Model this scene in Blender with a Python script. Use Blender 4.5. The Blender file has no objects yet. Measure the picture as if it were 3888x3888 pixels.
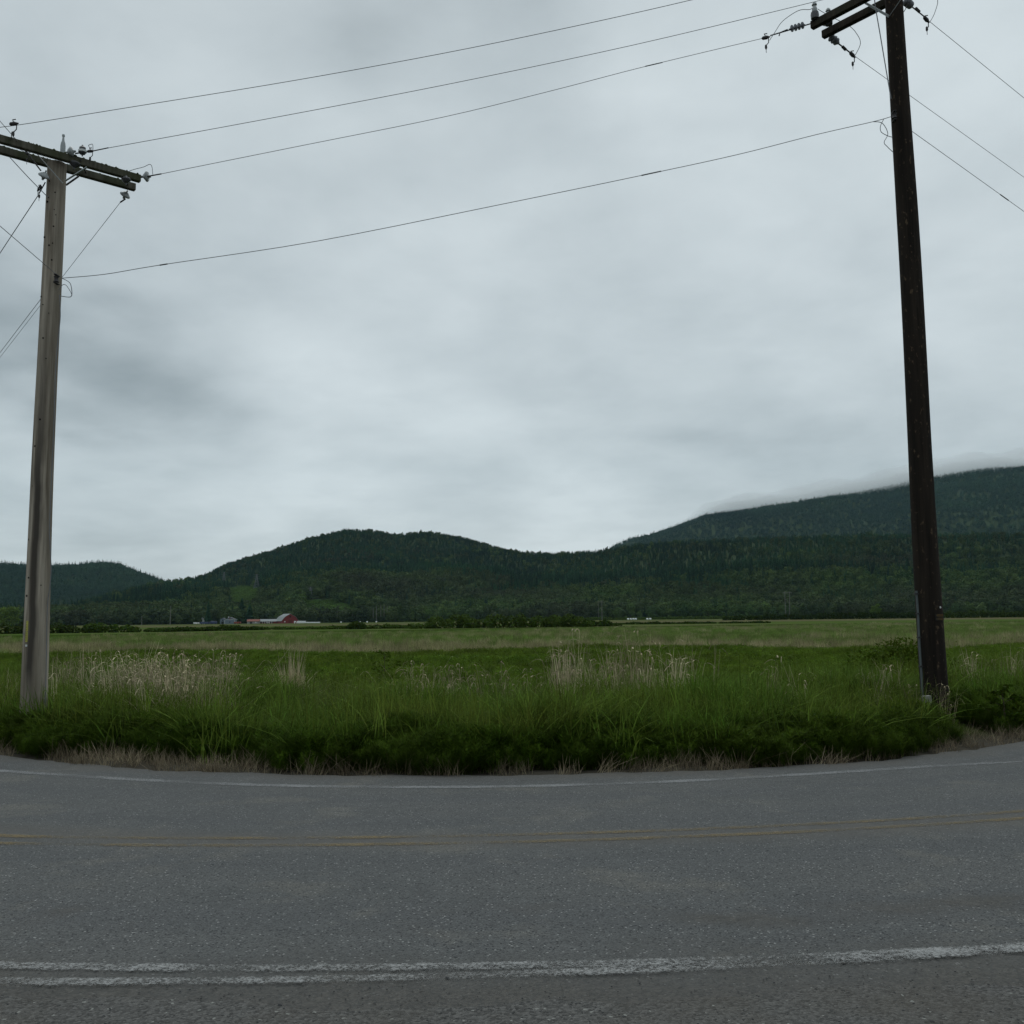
import bpy, math, random
import numpy as np
from mathutils import Matrix
rnd = random.Random(7); nr = np.random.default_rng(7)
SC = bpy.context.scene; COL = SC.collection

# ------------------------------------------------------------------ camera
FPX = 3674.0; PITCH = math.atan(405.5 / FPX); ROLL = 0.0108
EYE = np.array([0, 0, 1.6])
CF = np.array([0, math.cos(PITCH), math.sin(PITCH)]); _r = np.array([1.0, 0, 0]); _u = np.cross(_r, CF)
CR = _r * math.cos(ROLL) - _u * math.sin(ROLL); CU = np.cross(CR, CF)
cam = bpy.data.objects.new('camera', bpy.data.cameras.new('camera')); COL.objects.link(cam); SC.camera = cam
cam.data.sensor_width = 36; cam.data.lens = 36 * FPX / 3888; cam.data.clip_end = 40000; cam.data.clip_start = .1
M = Matrix.Identity(4)
for i in range(3):
    M[i][0] = CR[i]; M[i][1] = CU[i]; M[i][2] = -CF[i]; M[i][3] = EYE[i]
cam.matrix_world = M

# ------------------------------------------------------------------ world, sun, exposure
SUN_EL, SUN_AZ = math.radians(52), math.radians(-10)
SKY_DARK, SKY_LIGHT = (.23, .275, .295, 1), (.665, .735, .76, 1)
w = bpy.data.worlds.new('World'); SC.world = w; w.use_nodes = True
T = w.node_tree; T.nodes.clear()
def wn(t, **k):
    n = T.nodes.new(t)
    for a, b in k.items(): setattr(n, a, b)
    return n
def wl(a, b): T.links.new(a, b)
def wmath(op, a, b=None, clamp=False):
    n = wn('ShaderNodeMath', operation=op, use_clamp=clamp)
    for i, s in enumerate((a, b)):
        if s is None: continue
        if isinstance(s, (int, float)): n.inputs[i].default_value = s
        else: wl(s, n.inputs[i])
    return n.outputs[0]
tc = wn('ShaderNodeTexCoord'); sx = wn('ShaderNodeSeparateXYZ'); wl(tc.outputs['Generated'], sx.inputs[0])
zz = wmath('ADD', wmath('MAXIMUM', sx.outputs[2], 0.0), .21)
cx = wn('ShaderNodeCombineXYZ'); wl(wmath('DIVIDE', sx.outputs[0], zz), cx.inputs[0]); wl(wmath('DIVIDE', sx.outputs[1], zz), cx.inputs[1])
def wnoise(scale, detail, rough, dist, off):
    mp = wn('ShaderNodeMapping'); wl(cx.outputs[0], mp.inputs[0]); mp.inputs['Location'].default_value = off
    n = wn('ShaderNodeTexNoise'); wl(mp.outputs[0], n.inputs['Vector'])
    n.inputs['Scale'].default_value = scale; n.inputs['Detail'].default_value = detail
    n.inputs['Roughness'].default_value = rough; n.inputs['Distortion'].default_value = dist
    return n.outputs[0]
def wrange(v, a, b, c, d):
    n = wn('ShaderNodeMapRange', interpolation_type='SMOOTHSTEP'); wl(v, n.inputs[0])
    for i, x in enumerate((a, b, c, d)): n.inputs[i + 1].default_value = x
    return n.outputs[0]
def wspot(az, el, width, amount):          # a broad brighter or darker part of the cloud deck
    d = (math.sin(math.radians(az)) * math.cos(math.radians(el)), math.cos(math.radians(az)) * math.cos(math.radians(el)), math.sin(math.radians(el)))
    n = wn('ShaderNodeVectorMath', operation='DOT_PRODUCT'); wl(tc.outputs['Generated'], n.inputs[0]); n.inputs[1].default_value = d
    return wrange(n.outputs['Value'], math.cos(math.radians(width)), 1, 0, amount)
big = wnoise(.55, 3, .5, .4, (3.1, 1.7, 0)); mid = wnoise(2.1, 7, .56, .15, (7.3, 2.2, 0)); fine = wnoise(6.0, 5, .55, .1, (1.0, 9.0, 0))
v = wmath('ADD', wmath('MULTIPLY', big, .85), wmath('MULTIPLY', mid, .90))
v = wmath('ADD', v, wmath('MULTIPLY', fine, .20))
v = wmath('ADD', v, -.27); spots = 0.0
for s in [(-12, 36, 9, -.14), (19, 8, 8, -.07), (29, 12, 9, -.07), (-28, 18, 13, -.20), (-27, 13.5, 10, -.09), (-21, 10.2, 8, -.09), (-16, 11, 5, -.10), (-3, 32, 9, -.14), (-8, 13.5, 9, .16), (-17, 7, 7, .06), (2, 21, 16, .06), (4.5, 4.2, 6, .17), (-10, 6, 6, .08), (26, 27, 22, .10), (-28, 33, 12, .07)]:
    spots = wmath('ADD', wspot(*s), spots)
v = wmath('ADD', v, wmath('MULTIPLY', spots, wrange(wnoise(2.0, 3, .5, .2, (2.0, 5.0, 0)), .3, .7, .4, 1.6)))
cr = wn('ShaderNodeValToRGB'); wl(v, cr.inputs[0]); e = cr.color_ramp.elements
e[0].position = .05; e[0].color = SKY_DARK; e[1].position = 1.0; e[1].color = SKY_LIGHT
e = cr.color_ramp.elements.new(.55); e.color = (.485, .548, .575, 1)
nish = wn('ShaderNodeTexSky', sky_type='NISHITA'); nish.sun_disc = False; nish.sun_elevation = SUN_EL; nish.sun_rotation = SUN_AZ
b1 = wn('ShaderNodeBackground'); wl(nish.outputs[0], b1.inputs[0]); b1.inputs[1].default_value = .1
b2 = wn('ShaderNodeBackground'); wl(cr.outputs[0], b2.inputs[0]); b2.inputs[1].default_value = 1.0
wl(wrange(sx.outputs[2], .62, 1.0, 1.0, 1.75), b2.inputs[1])
mx = wn('ShaderNodeMixShader'); mx.inputs[0].default_value = .95; wl(b1.outputs[0], mx.inputs[1]); wl(b2.outputs[0], mx.inputs[2])
wo = wn('ShaderNodeOutputWorld'); wl(mx.outputs[0], wo.inputs[0])
sd = bpy.data.lights.new('sun', 'SUN'); sd.energy = .5; sd.angle = math.radians(35); sd.color = (1, .97, .92)
sun = bpy.data.objects.new('sun', sd); COL.objects.link(sun)
sun.rotation_euler = (math.radians(90) - SUN_EL, 0, math.pi - SUN_AZ); sun.location = (0, 0, 50)
SC.view_settings.view_transform = 'Standard'; SC.view_settings.look = 'None'
SC.view_settings.exposure = 0; SC.view_settings.gamma = 1
SC.render.engine = 'CYCLES'; SC.cycles.max_bounces = 6; SC.cycles.diffuse_bounces = 4; SC.cycles.transparent_max_bounces = 8
SC.cycles.volume_bounces = 6; SC.cycles.use_denoising = True; SC.cycles.denoiser = 'OPENIMAGEDENOISE'; SC.cycles.denoising_input_passes = 'RGB_ALBEDO_NORMAL'; SC.cycles.denoising_prefilter = 'ACCURATE'; SC.cycles.use_adaptive_sampling = False

# ------------------------------------------------------------------ place helpers
def ray(u, v): return CF * FPX + CR * (u - 1944) - CU * (v - 1944)
def atz(u, v, z):
    d = ray(u, v); return EYE + d * ((z - EYE[2]) / d[2])
def aty(u, v, y):
    d = ray(u, v); return EYE + d * (y / d[1])
def atr(u, v, r):
    d = ray(u, v); return EYE + d * (r / math.hypot(d[0], d[1]))
def proj(p):
    p = np.asarray(p, float) - EYE; k = p @ CF
    return 1944 + FPX * (p @ CR) / k, 1944 - FPX * (p @ CU) / k
def rayroad(u, v):
    d = ray(u, v); t = (.03 * 4.7 - 1.6) / (d[2] + .03 * d[1]); return EYE + d * t
def ss(a, b, x):
    t = np.clip((np.asarray(x, float) - a) / (b - a), 0, 1); return t * t * (3 - 2 * t)
CC = np.array([-.13, 22.76])               # centre of the bend
PHI0 = .62                                  # beyond this angle the road runs on straight
def rho(x, y):
    dx = np.asarray(x, float) - CC[0]; dy = CC[1] - np.asarray(y, float); ph = np.arctan2(dx, dy)
    return np.where(np.abs(ph) < PHI0, np.hypot(dx, dy), np.abs(dx) * math.sin(PHI0) + dy * math.cos(PHI0))
def road_z(y): return -.03 * (np.clip(y, -12, 12.5) - 4.7)
def gz(x, y):
    x = np.asarray(x, float); y = np.asarray(y, float)
    q = 11.05 - rho(x, y)
    z = road_z(y) - .05 * (1 - ss(-.35, .1, q)) * (q < .12)
    verge = ss(.2, 1.2, q) * .04 + .03 * np.sin(x * 1.7 + 1) * np.sin(y * 1.3) * ss(.6, 2, q)
    far = ss(6.0, 9.5, q) * -.50
    return z + verge + far + ss(60, 400, np.hypot(x, y)) * .1 * np.sin(x * .011) * np.sin(y * .013)

# ------------------------------------------------------------------ mesh helpers
WL = {}
def link(name, me, m=None, parent=None, loc=None):
    o = bpy.data.objects.new(name, me); COL.objects.link(o)
    if m is not None: me.materials.append(m)
    if parent is not None: o.parent = parent
    if loc is not None: o.location = loc
    return o
def tag(o, label=None, cat=None, group=None, kind=None):
    for k, x in (('label', label), ('category', cat), ('group', group), ('kind', kind)):
        if x: o[k] = x
    return o
def thing(name, loc, label, cat, group=None, rz=0):
    o = bpy.data.objects.new(name, None); COL.objects.link(o); o.location = [float(c) for c in loc]; o.rotation_euler.z = rz
    o.empty_display_size = .1
    WL[o.name] = np.array(loc, float)
    return tag(o, label, cat, group)
class MB:
    def __init__(s): s.v = []; s.f = []
    def add(s, vs, fs):
        b = len(s.v); s.v += [tuple(float(c) for c in p) for p in vs]; s.f += [tuple(b + i for i in f) for f in fs]; return s
    def tube(s, pts, r, n=8, cap=True):
        P = [np.array(p, float) for p in pts]; m = len(P); R = r if hasattr(r, '__len__') else [r] * m
        vs = []; prev = None
        for i in range(m):
            t = P[min(i + 1, m - 1)] - P[max(i - 1, 0)]; t /= np.linalg.norm(t) + 1e-12
            if prev is None:
                a = np.array([0, 0, 1.0]) if abs(t[2]) < .9 else np.array([1.0, 0, 0])
                a = np.cross(t, a)
            else: a = prev - t * (prev @ t)
            a /= np.linalg.norm(a); b = np.cross(t, a); prev = a
            for k in range(n):
                c = 2 * math.pi * k / n; vs.append(P[i] + R[i] * (math.cos(c) * a + math.sin(c) * b))
        fs = [(i * n + k, i * n + (k + 1) % n, (i + 1) * n + (k + 1) % n, (i + 1) * n + k) for i in range(m - 1) for k in range(n)]
        if cap: fs += [tuple(range(n))[::-1], tuple((m - 1) * n + k for k in range(n))]
        return s.add(vs, fs)
    def lathe(s, base, axis, prof, n=14):      # prof: list of (distance along axis, radius)
        ax = np.array(axis, float); ax /= np.linalg.norm(ax); b = np.array(base, float)
        h = [p[0] for p in prof]
        return s.tube2(b, ax, prof, n)
    def tube2(s, b, ax, prof, n):
        a = np.cross(ax, [0, 0, 1.0]) if abs(ax[2]) < .9 else np.cross(ax, [1.0, 0, 0]); a /= np.linalg.norm(a); c = np.cross(ax, a)
        vs = [b + ax * h + r * (math.cos(2 * math.pi * k / n) * a + math.sin(2 * math.pi * k / n) * c) for h, r in prof for k in range(n)]
        m = len(prof)
        fs = [(i * n + k, i * n + (k + 1) % n, (i + 1) * n + (k + 1) % n, (i + 1) * n + k) for i in range(m - 1) for k in range(n)]
        fs += [tuple(range(n))[::-1], tuple((m - 1) * n + k for k in range(n))]
        return s.add(vs, fs)
    def box(s, c, ax, ay, az):                 # centre and three half-axes
        c, ax, ay, az = (np.array(x, float) for x in (c, ax, ay, az))
        vs = [c + i * ax + j * ay + k * az for k in (-1, 1) for j in (-1, 1) for i in (-1, 1)]
        return s.add(vs, [(0, 2, 3, 1), (4, 5, 7, 6), (0, 1, 5, 4), (2, 6, 7, 3), (0, 4, 6, 2), (1, 3, 7, 5)])
    def bar(s, p, q, w_, h_, up=(0, 0, 1)):
        p, q = np.array(p, float), np.array(q, float); d = (q - p) / 2; t = d / np.linalg.norm(d)
        side = np.cross(t, up); side /= np.linalg.norm(side); u2 = np.cross(side, t)
        return s.box((p + q) / 2, d, side * w_ / 2, u2 * h_ / 2)
    def build(s, name, m, parent=None, loc=None, smooth=False, bevel=0):
        o0 = np.array(loc, float) if loc is not None else (WL[parent.name] if parent is not None else np.zeros(3))
        V = np.array(s.v) - o0
        me = bpy.data.meshes.new(name); me.from_pydata(V.tolist(), [], s.f); me.update()
        if smooth:
            me.polygons.foreach_set('use_smooth', [True] * len(me.polygons))
            try: me.set_sharp_from_angle(angle=math.radians(50))
            except Exception: pass
        o = link(name, me, m, parent, None if parent is not None or loc is None else [float(c) for c in loc])
        WL[o.name] = o0
        if bevel:
            b = o.modifiers.new('bevel', 'BEVEL'); b.width = bevel; b.segments = 2
        return o
def children(o): return [c for c in bpy.data.objects if c.parent == o]
def copy_tree(o, loc, scale=None, rz=None):
    c = o.copy(); COL.objects.link(c); c.location = [float(x) for x in loc]
    if scale is not None: c.scale = scale if hasattr(scale, '__len__') else (scale,) * 3
    if rz is not None: c.rotation_euler.z = rz
    for k in o.children:
        d = k.copy(); COL.objects.link(d); d.parent = c
        for g in k.children:
            h = g.copy(); COL.objects.link(h); h.parent = d
    return c
def quads_mesh(name, Q):                       # Q: (n,4,3)
    n = len(Q); me = bpy.data.meshes.new(name); me.vertices.add(n * 4); me.vertices.foreach_set('co', np.asarray(Q, np.float32).ravel())
    me.loops.add(n * 4); me.loops.foreach_set('vertex_index', np.arange(n * 4, dtype=np.int32))
    me.polygons.add(n); me.polygons.foreach_set('loop_start', np.arange(0, n * 4, 4, dtype=np.int32))
    me.update(calc_edges=True); return me
def grid_mesh(name, X, Y, Z, uv=None):
    h, w_ = X.shape; me = bpy.data.meshes.new(name); me.vertices.add(h * w_)
    me.vertices.foreach_set('co', np.stack([X, Y, Z], -1).astype(np.float32).ravel())
    i = np.arange(h * w_, dtype=np.int32).reshape(h, w_)
    F = np.stack([i[:-1, :-1], i[:-1, 1:], i[1:, 1:], i[1:, :-1]], -1).reshape(-1, 4); n = len(F)
    me.loops.add(n * 4); me.loops.foreach_set('vertex_index', F.ravel()); me.polygons.add(n)
    me.polygons.foreach_set('loop_start', np.arange(0, n * 4, 4, dtype=np.int32))
    me.polygons.foreach_set('use_smooth', np.ones(n, bool))
    me.update(calc_edges=True)
    if uv is not None:
        l = me.uv_layers.new(name='UVMap'); U = np.stack(uv, -1).reshape(-1, 2)[F.ravel()]; l.data.foreach_set('uv', U.astype(np.float32).ravel())
    return me

# ------------------------------------------------------------------ materials
class Mat:
    def __init__(s, name):
        s.m = bpy.data.materials.new(name); s.m.use_nodes = True; s.t = s.m.node_tree; s.p = s.t.nodes['Principled BSDF']; s.out = s.t.nodes['Material Output']
    def n(s, t, **k):
        x = s.t.nodes.new(t)
        for a, b in k.items(): setattr(x, a, b)
        return x
    def put(s, sock, val):
        if isinstance(val, (int, float)): sock.default_value = val
        elif isinstance(val, tuple): sock.default_value = (val + (1,)) if len(val) == 3 and len(sock.default_value) == 4 else val
        else: s.t.links.new(val, sock)
    def math(s, op, a, b=None, c=None, clamp=False):
        x = s.n('ShaderNodeMath', operation=op, use_clamp=clamp)
        for i, q in enumerate((a, b, c)):
            if q is not None: s.put(x.inputs[i], q)
        return x.outputs[0]
    def mix(s, f, a, b, mode='MIX'):
        x = s.n('ShaderNodeMix', data_type='RGBA', blend_type=mode); s.put(x.inputs[0], f); s.put(x.inputs[6], a); s.put(x.inputs[7], b); return x.outputs[2]
    def rng(s, v, a, b, c=0., d=1.):
        x = s.n('ShaderNodeMapRange'); s.put(x.inputs[0], v)
        for i, q in enumerate((a, b, c, d)): x.inputs[i + 1].default_value = q
        return x.outputs[0]
    def ramp(s, v, stops):
        x = s.n('ShaderNodeValToRGB'); s.put(x.inputs[0], v); e = x.color_ramp.elements
        while len(e) > 1: e.remove(e[0])
        e[0].position = stops[0][0]; e[0].color = stops[0][1] + (1,)
        for p, c in stops[1:]: k = e.new(p); k.color = c + (1,)
        return x.outputs[0]
    def coord(s, which='Object', scale=(1, 1, 1)):
        x = s.n('ShaderNodeTexCoord').outputs[which]
        if scale != (1, 1, 1):
            mp = s.n('ShaderNodeMapping'); s.put(mp.inputs[0], x); mp.inputs['Scale'].default_value = scale; x = mp.outputs[0]
        return x
    def pos(s): return s.n('ShaderNodeNewGeometry').outputs['Position']
    def noise(s, vec, scale, detail=4, rough=.55, dist=0, col=False):
        x = s.n('ShaderNodeTexNoise'); s.put(x.inputs['Vector'], vec)
        for k, q in (('Scale', scale), ('Detail', detail), ('Roughness', rough), ('Distortion', dist)): x.inputs[k].default_value = q
        return x.outputs[1 if col else 0]
    def voro(s, vec, scale, out='Color', feature='F1'):
        x = s.n('ShaderNodeTexVoronoi', feature=feature); s.put(x.inputs['Vector'], vec); x.inputs['Scale'].default_value = scale; return x.outputs[out]
    def sep(s, vec):
        x = s.n('ShaderNodeSeparateXYZ'); s.put(x.inputs[0], vec); return x.outputs
    def bump(s, h, strength=.3, dist=.01):
        x = s.n('ShaderNodeBump'); s.put(x.inputs['Height'], h); x.inputs['Strength'].default_value = strength; x.inputs['Distance'].default_value = dist
        s.t.links.new(x.outputs[0], s.p.inputs['Normal'])
    def base(s, c, rough=.8, spec=.3, metal=0.):
        s.put(s.p.inputs['Base Color'], c); s.put(s.p.inputs['Roughness'], rough); s.put(s.p.inputs['Specular IOR Level'], spec); s.put(s.p.inputs['Metallic'], metal); return s
def simple(name, c, rough=.7, spec=.3, metal=0., var=.25, scale=8.):
    m = Mat(name); n = m.noise(m.coord(), scale, 5)
    m.base(m.mix(n, tuple(x * (1 - var) for x in c), tuple(min(1, x * (1 + var)) for x in c)), rough, spec, metal); return m.m
def veg(name, c1, c2, trans=.3, c3=None, patch=.35, spec=.02, vr=(.6, 1.4)):
    m = Mat(name); rd = m.n('ShaderNodeObjectInfo').outputs['Random']
    c = m.mix(rd, c1, c2)
    pn = m.noise(m.pos(), patch, 3)
    c = m.mix(m.rng(pn, .35, .7), c, c3 or tuple(.5 * (a + b) * .8 for a, b in zip(c1, c2)))
    isl = m.n('ShaderNodeNewGeometry').outputs['Random Per Island']
    hv = m.n('ShaderNodeHueSaturation'); m.put(hv.inputs['Color'], c); m.put(hv.inputs['Value'], m.math('MULTIPLY', m.rng(isl, 0, 1, .65, 1.35), m.rng(m.math('FRACT', m.math('MULTIPLY', rd, 7.31)), 0, 1, *vr))); m.put(hv.inputs['Hue'], m.rng(isl, 0, 1, .485, .515)); c = hv.outputs[0]
    m.base(c, .6, spec)
    tr = m.n('ShaderNodeBsdfTranslucent'); m.put(tr.inputs[0], c)
    ms = m.n('ShaderNodeMixShader'); ms.inputs[0].default_value = trans
    m.t.links.new(m.p.outputs[0], ms.inputs[1]); m.t.links.new(tr.outputs[0], ms.inputs[2]); m.t.links.new(ms.outputs[0], m.out.inputs[0])
    return m.m
MT = {}
def asphalt():
    m = Mat('asphalt'); P = m.pos(); uv = m.sep(m.n('ShaderNodeTexCoord').outputs['UV']); R = uv[1]
    big = m.noise(P, .5, 4); mid = m.noise(P, 3, 5); st = m.noise(m.coord('UV', (.25, 2.2, 1)), 1.0, 5, .6)
    c = m.mix(mid, (.052, .0545, .055), (.080, .082, .0815))
    c = m.mix(m.rng(big, .4, .65, 0, .35), c, (.092, .091, .087))
    c = m.mix(m.rng(st, .5, .75, 0, .45), c, (.050, .052, .054))
    wt = m.math('MINIMUM', m.math('ABSOLUTE', m.math('SUBTRACT', R, 13.0)), m.math('MINIMUM', m.math('ABSOLUTE', m.math('SUBTRACT', R, 14.3)), m.math('MINIMUM', m.math('ABSOLUTE', m.math('SUBTRACT', R, 15.9)), m.math('ABSOLUTE', m.math('SUBTRACT', R, 17.2)))))
    c = m.mix(m.math('MULTIPLY', m.rng(wt, .42, .1), m.rng(big, .35, .6, .15, .5)), c, (.058, .061, .064))
    pt = m.noise(P, .9, 6, .65); c = m.mix(m.math('MULTIPLY', m.rng(pt, .54, .66), .6), c, (.105, .10, .088))
    v1 = m.sep(m.voro(P, 105)); v2 = m.sep(m.voro(P, 210))
    c = m.mix(m.rng(v1[0], 0, 1, 0, 1), m.mix(1., c, (.55, .55, .56), 'MULTIPLY'), m.mix(1., c, (1.45, 1.45, 1.43), 'MULTIPLY'))
    c = m.mix(m.rng(v2[1], .2, .95, 0, .5), c, m.mix(1., c, (1.7, 1.7, 1.65), 'MULTIPLY'))
    c = m.mix(m.math('GREATER_THAN', v1[1], .985), c, (.26, .26, .25))
    c = m.mix(m.math('LESS_THAN', v1[2], .06), c, (.02, .022, .024))
    # dust tracked on to the near edge, along the centre line and in a few patches
    wob = m.math('ADD', R, m.math('MULTIPLY', m.math('SUBTRACT', m.noise(P, 1.1, 5, .6), .5), 1.1))
    d1 = m.rng(wob, 17.75, 18.45, 0, .8)
    d2 = m.math('MULTIPLY', m.rng(m.math('ABSOLUTE', m.math('SUBTRACT', wob, 17.3)), .3, .0, 0, 1), m.rng(m.noise(P, .8, 2), .48, .6, 0, .9))
    dust = m.mix(m.noise(P, 9, 5), (.062, .057, .049), (.112, .103, .09))
    c = m.mix(m.math('MAXIMUM', d1, d2, clamp=True), c, m.mix(m.sep(m.voro(P, 70))[0], dust, m.mix(1., dust, (.5, .52, .54), 'MULTIPLY')))
    d4 = m.math('MULTIPLY', m.rng(m.math('ABSOLUTE', m.math('SUBTRACT', m.math('ADD', R, m.math('MULTIPLY', m.math('SUBTRACT', m.noise(P, 3, 4), .5), .25)), 15.08)), .42, .12), .5); c = m.mix(d4, c, dust)
    d3 = m.rng(wob, 11.75, 11.2, 0, .75)
    c = m.mix(d3, c, dust)
    m.base(c, m.rng(v1[0], 0, 1, .7, .95), .25)
    m.bump(m.math('ADD', v1[0], m.math('MULTIPLY', m.voro(P, 105, 'Distance'), -1.)), .5, .006); return m.m
def gravel_mat():
    m = Mat('gravel_shoulder'); P = m.pos()
    v1 = m.sep(m.voro(P, 75)); v2 = m.sep(m.voro(P, 150)); b = m.noise(P, 1.3, 5)
    c = m.mix(v1[0], (.034, .034, .033), (.15, .146, .138)); c = m.mix(m.rng(v2[0], 0, 1, 0, .6), c, (.098, .094, .087))
    c = m.mix(m.rng(b, .45, .65, 0, .55), c, (.088, .079, .065)); c = m.mix(m.math('GREATER_THAN', v1[1], .993), c, (.24, .24, .22))
    m.base(c, .95, .2); m.bump(m.math('SUBTRACT', v1[2], m.voro(P, 75, 'Distance')), .8, .012); return m.m
def paint(name, col, wear, a0, a1):
    m = Mat(name); P = m.pos(); n = m.noise(P, 26, 6, .7); n2 = m.noise(P, 1.3, 5, .6); v1 = m.sep(m.voro(P, 105))
    c = m.mix(m.noise(P, 40, 3), tuple(x * .7 for x in col), col)
    a = m.math('ADD', m.math('ADD', m.math('MULTIPLY', n, .9), m.math('MULTIPLY', n2, 1.5)), m.math('MULTIPLY', v1[0], .4)); a = m.math('SUBTRACT', a, .55)
    uv = m.sep(m.n('ShaderNodeTexCoord').outputs['UV'])
    edge = m.rng(m.math('ABSOLUTE', m.math('SUBTRACT', uv[1], .5)), .5, .28, -.35, 0)
    m.base(c, .8, .25)
    tr = m.n('ShaderNodeBsdfTransparent'); ms = m.n('ShaderNodeMixShader'); m.put(ms.inputs[0], m.rng(m.math('ADD', a, edge), a0, a1, 0, wear))
    m.t.links.new(tr.outputs[0], ms.inputs[1]); m.t.links.new(m.p.outputs[0], ms.inputs[2]); m.t.links.new(ms.outputs[0], m.out.inputs[0]); return m.m
def ground_mat():
    m = Mat('field_ground'); P = m.pos(); x, y, z = m.sep(P)
    dx = m.math('ABSOLUTE', m.math('ADD', x, .13)); dy = m.math('SUBTRACT', float(CC[1]), y)
    R = m.math('SQRT', m.math('ADD', m.math('MULTIPLY', dx, dx), m.math('MULTIPLY', dy, dy))); inarc = m.math('LESS_THAN', m.math('ARCTAN2', dx, dy), PHI0)
    R2 = m.math('ADD', m.math('MULTIPLY', dx, math.sin(PHI0)), m.math('MULTIPLY', dy, math.cos(PHI0)))
    R = m.math('ADD', m.math('MULTIPLY', R, inarc), m.math('MULTIPLY', R2, m.math('SUBTRACT', 1., inarc))); q = m.math('SUBTRACT', 11.05, R)
    # bands of the hay field, running across the valley
    nb = m.noise(m.coord('Object', (.012, .03, 1)), 1., 4); nm = m.noise(m.coord('Object', (.05, .16, 1)), 1., 5, .6); nf = m.noise(P, 1.2, 6, .65)
    yy = m.math('ADD', m.math('ADD', y, m.math('MULTIPLY', x, .22)), m.math('MULTIPLY', m.math('SUBTRACT', nb, .5), 60.))
    G1, G2, TAN, DK = (.060, .102, .020), (.074, .112, .026), (.115, .108, .056), (.028, .044, .009)
    k = 1 / 1200
    c = m.ramp(m.math('MULTIPLY', yy, k), [(0, DK), (55 * k, DK), (64 * k, TAN), (78 * k, TAN), (92 * k, G2), (170 * k, G1), (250 * k, G2), (280 * k, TAN), (310 * k, G2), (420 * k, G1), (470 * k, TAN), (600 * k, TAN), (700 * k, G1), (850 * k, TAN), (1000 * k, G1)])
    c = m.mix(m.rng(nm, .42, .68, 0, .6), c, TAN); c = m.mix(m.rng(nf, .3, .75, .0, .5), c, m.mix(1., c, (.55, .6, .5), 'MULTIPLY'))
    yd = m.math('ADD', m.math('SUBTRACT', y, m.math('MULTIPLY', x, .4)), m.math('MULTIPLY', m.math('SUBTRACT', nm, .5), 22.)); c = m.mix(m.math('MULTIPLY', m.rng(yd, 192, 202), m.rng(yd, 252, 236)), c, m.mix(nf, (.022, .040, .007), (.046, .072, .014)))
    soil = m.mix(m.noise(P, 14, 6, .7), (.030, .027, .021), (.092, .082, .066))
    qn = m.math('ADD', q, m.math('MULTIPLY', m.math('SUBTRACT', m.noise(P, 2.5, 5, .7), .5), .7))
    c = m.mix(m.rng(qn, .25, .75, 1, 0), c, soil)
    hid = m.rng(q, -3, -6.8, 0, 1); c = m.mix(hid, c, (.11, .105, .095))
    m.base(c, 1., 0.); m.bump(nf, .6, .05); return m.m
def hill_mat(): 
    m = Mat('hill_floor'); P = m.pos(); n = m.noise(P, .02, 5); m.base(m.mix(n, (.022, .034, .016), (.05, .07, .028)), .95, .05); return m.m
def wood(name, dark, light, streak, scale=1., blotch=None, run=None):
    m = Mat(name); C = m.coord('Object'); g = m.noise(m.coord('Object', (22 * scale, 22 * scale, .9 * scale)), 1., 6, .65); b = m.noise(m.coord('Object', (3, 3, .35)), 1., 4)
    g2 = m.noise(m.coord('Object', (8, 8, .3)), 1., 3, .5); c = m.mix(m.rng(m.math('ADD', m.math('MULTIPLY', g, .5), m.math('MULTIPLY', g2, .5)), .40, .60), dark, light); c = m.mix(m.rng(b, .42, .66, 0, .8), c, streak)
    ck = m.noise(m.coord('Object', (60 * scale, 60 * scale, .5)), 1., 3, .6); c = m.mix(m.rng(ck, .66, .72, 0, .75), c, tuple(x * .25 for x in dark))
    if blotch:
        bl = m.noise(m.coord('Object', (16, 16, 9)), 1., 3, .6); c = m.mix(m.rng(bl, .61, .68, 0, .8), c, blotch)
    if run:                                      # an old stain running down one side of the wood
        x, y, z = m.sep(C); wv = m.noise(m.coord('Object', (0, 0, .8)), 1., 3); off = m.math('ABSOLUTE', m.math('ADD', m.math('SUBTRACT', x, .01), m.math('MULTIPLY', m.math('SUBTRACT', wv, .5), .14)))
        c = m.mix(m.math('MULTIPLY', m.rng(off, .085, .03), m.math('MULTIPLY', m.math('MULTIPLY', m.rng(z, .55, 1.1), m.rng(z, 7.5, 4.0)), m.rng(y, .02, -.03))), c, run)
    m.base(c, .9, .12); m.bump(g, .6, .01); return m.m
MT['asphalt'] = asphalt(); MT['gravel'] = gravel_mat(); MT['ground'] = ground_mat(); MT['hill'] = hill_mat()
MT['white_paint'] = paint('worn_white_paint', (.36, .36, .352), .88, .73, 1.18)
MT['far_paint'] = paint('thin_white_paint', (.25, .255, .255), .8, .5, 1.0)
MT['yellow_paint'] = paint('worn_yellow_paint', (.22, .165, .08), .75, .64, 1.14)
MT['grass'] = veg('verge_grass_leaf', (.064, .132, .015), (.118, .185, .032), .35, (.115, .150, .026), .5, vr=(.5, 1.5))
MT['horsetail'] = veg('horsetail_leaf', (.032, .064, .005), (.064, .112, .010), .25, (.052, .078, .009), vr=(.6, 1.4))
MT['weed'] = veg('weed_leaf', (.060, .115, .009), (.105, .168, .018), .3, (.085, .120, .014), .12, vr=(.6, 1.4))
MT['dry'] = veg('dry_grass_leaf', (.35, .295, .19), (.50, .43, .295), .25, (.24, .20, .12), .6)
MT['stubble'] = veg('stubble_leaf', (.17, .14, .09), (.30, .25, .17), .2, (.14, .11, .075))
MT['fieldgrass'] = veg('field_grass_leaf', (.105, .185, .032), (.150, .225, .052), .3, (.17, .20, .07), .05)
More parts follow.
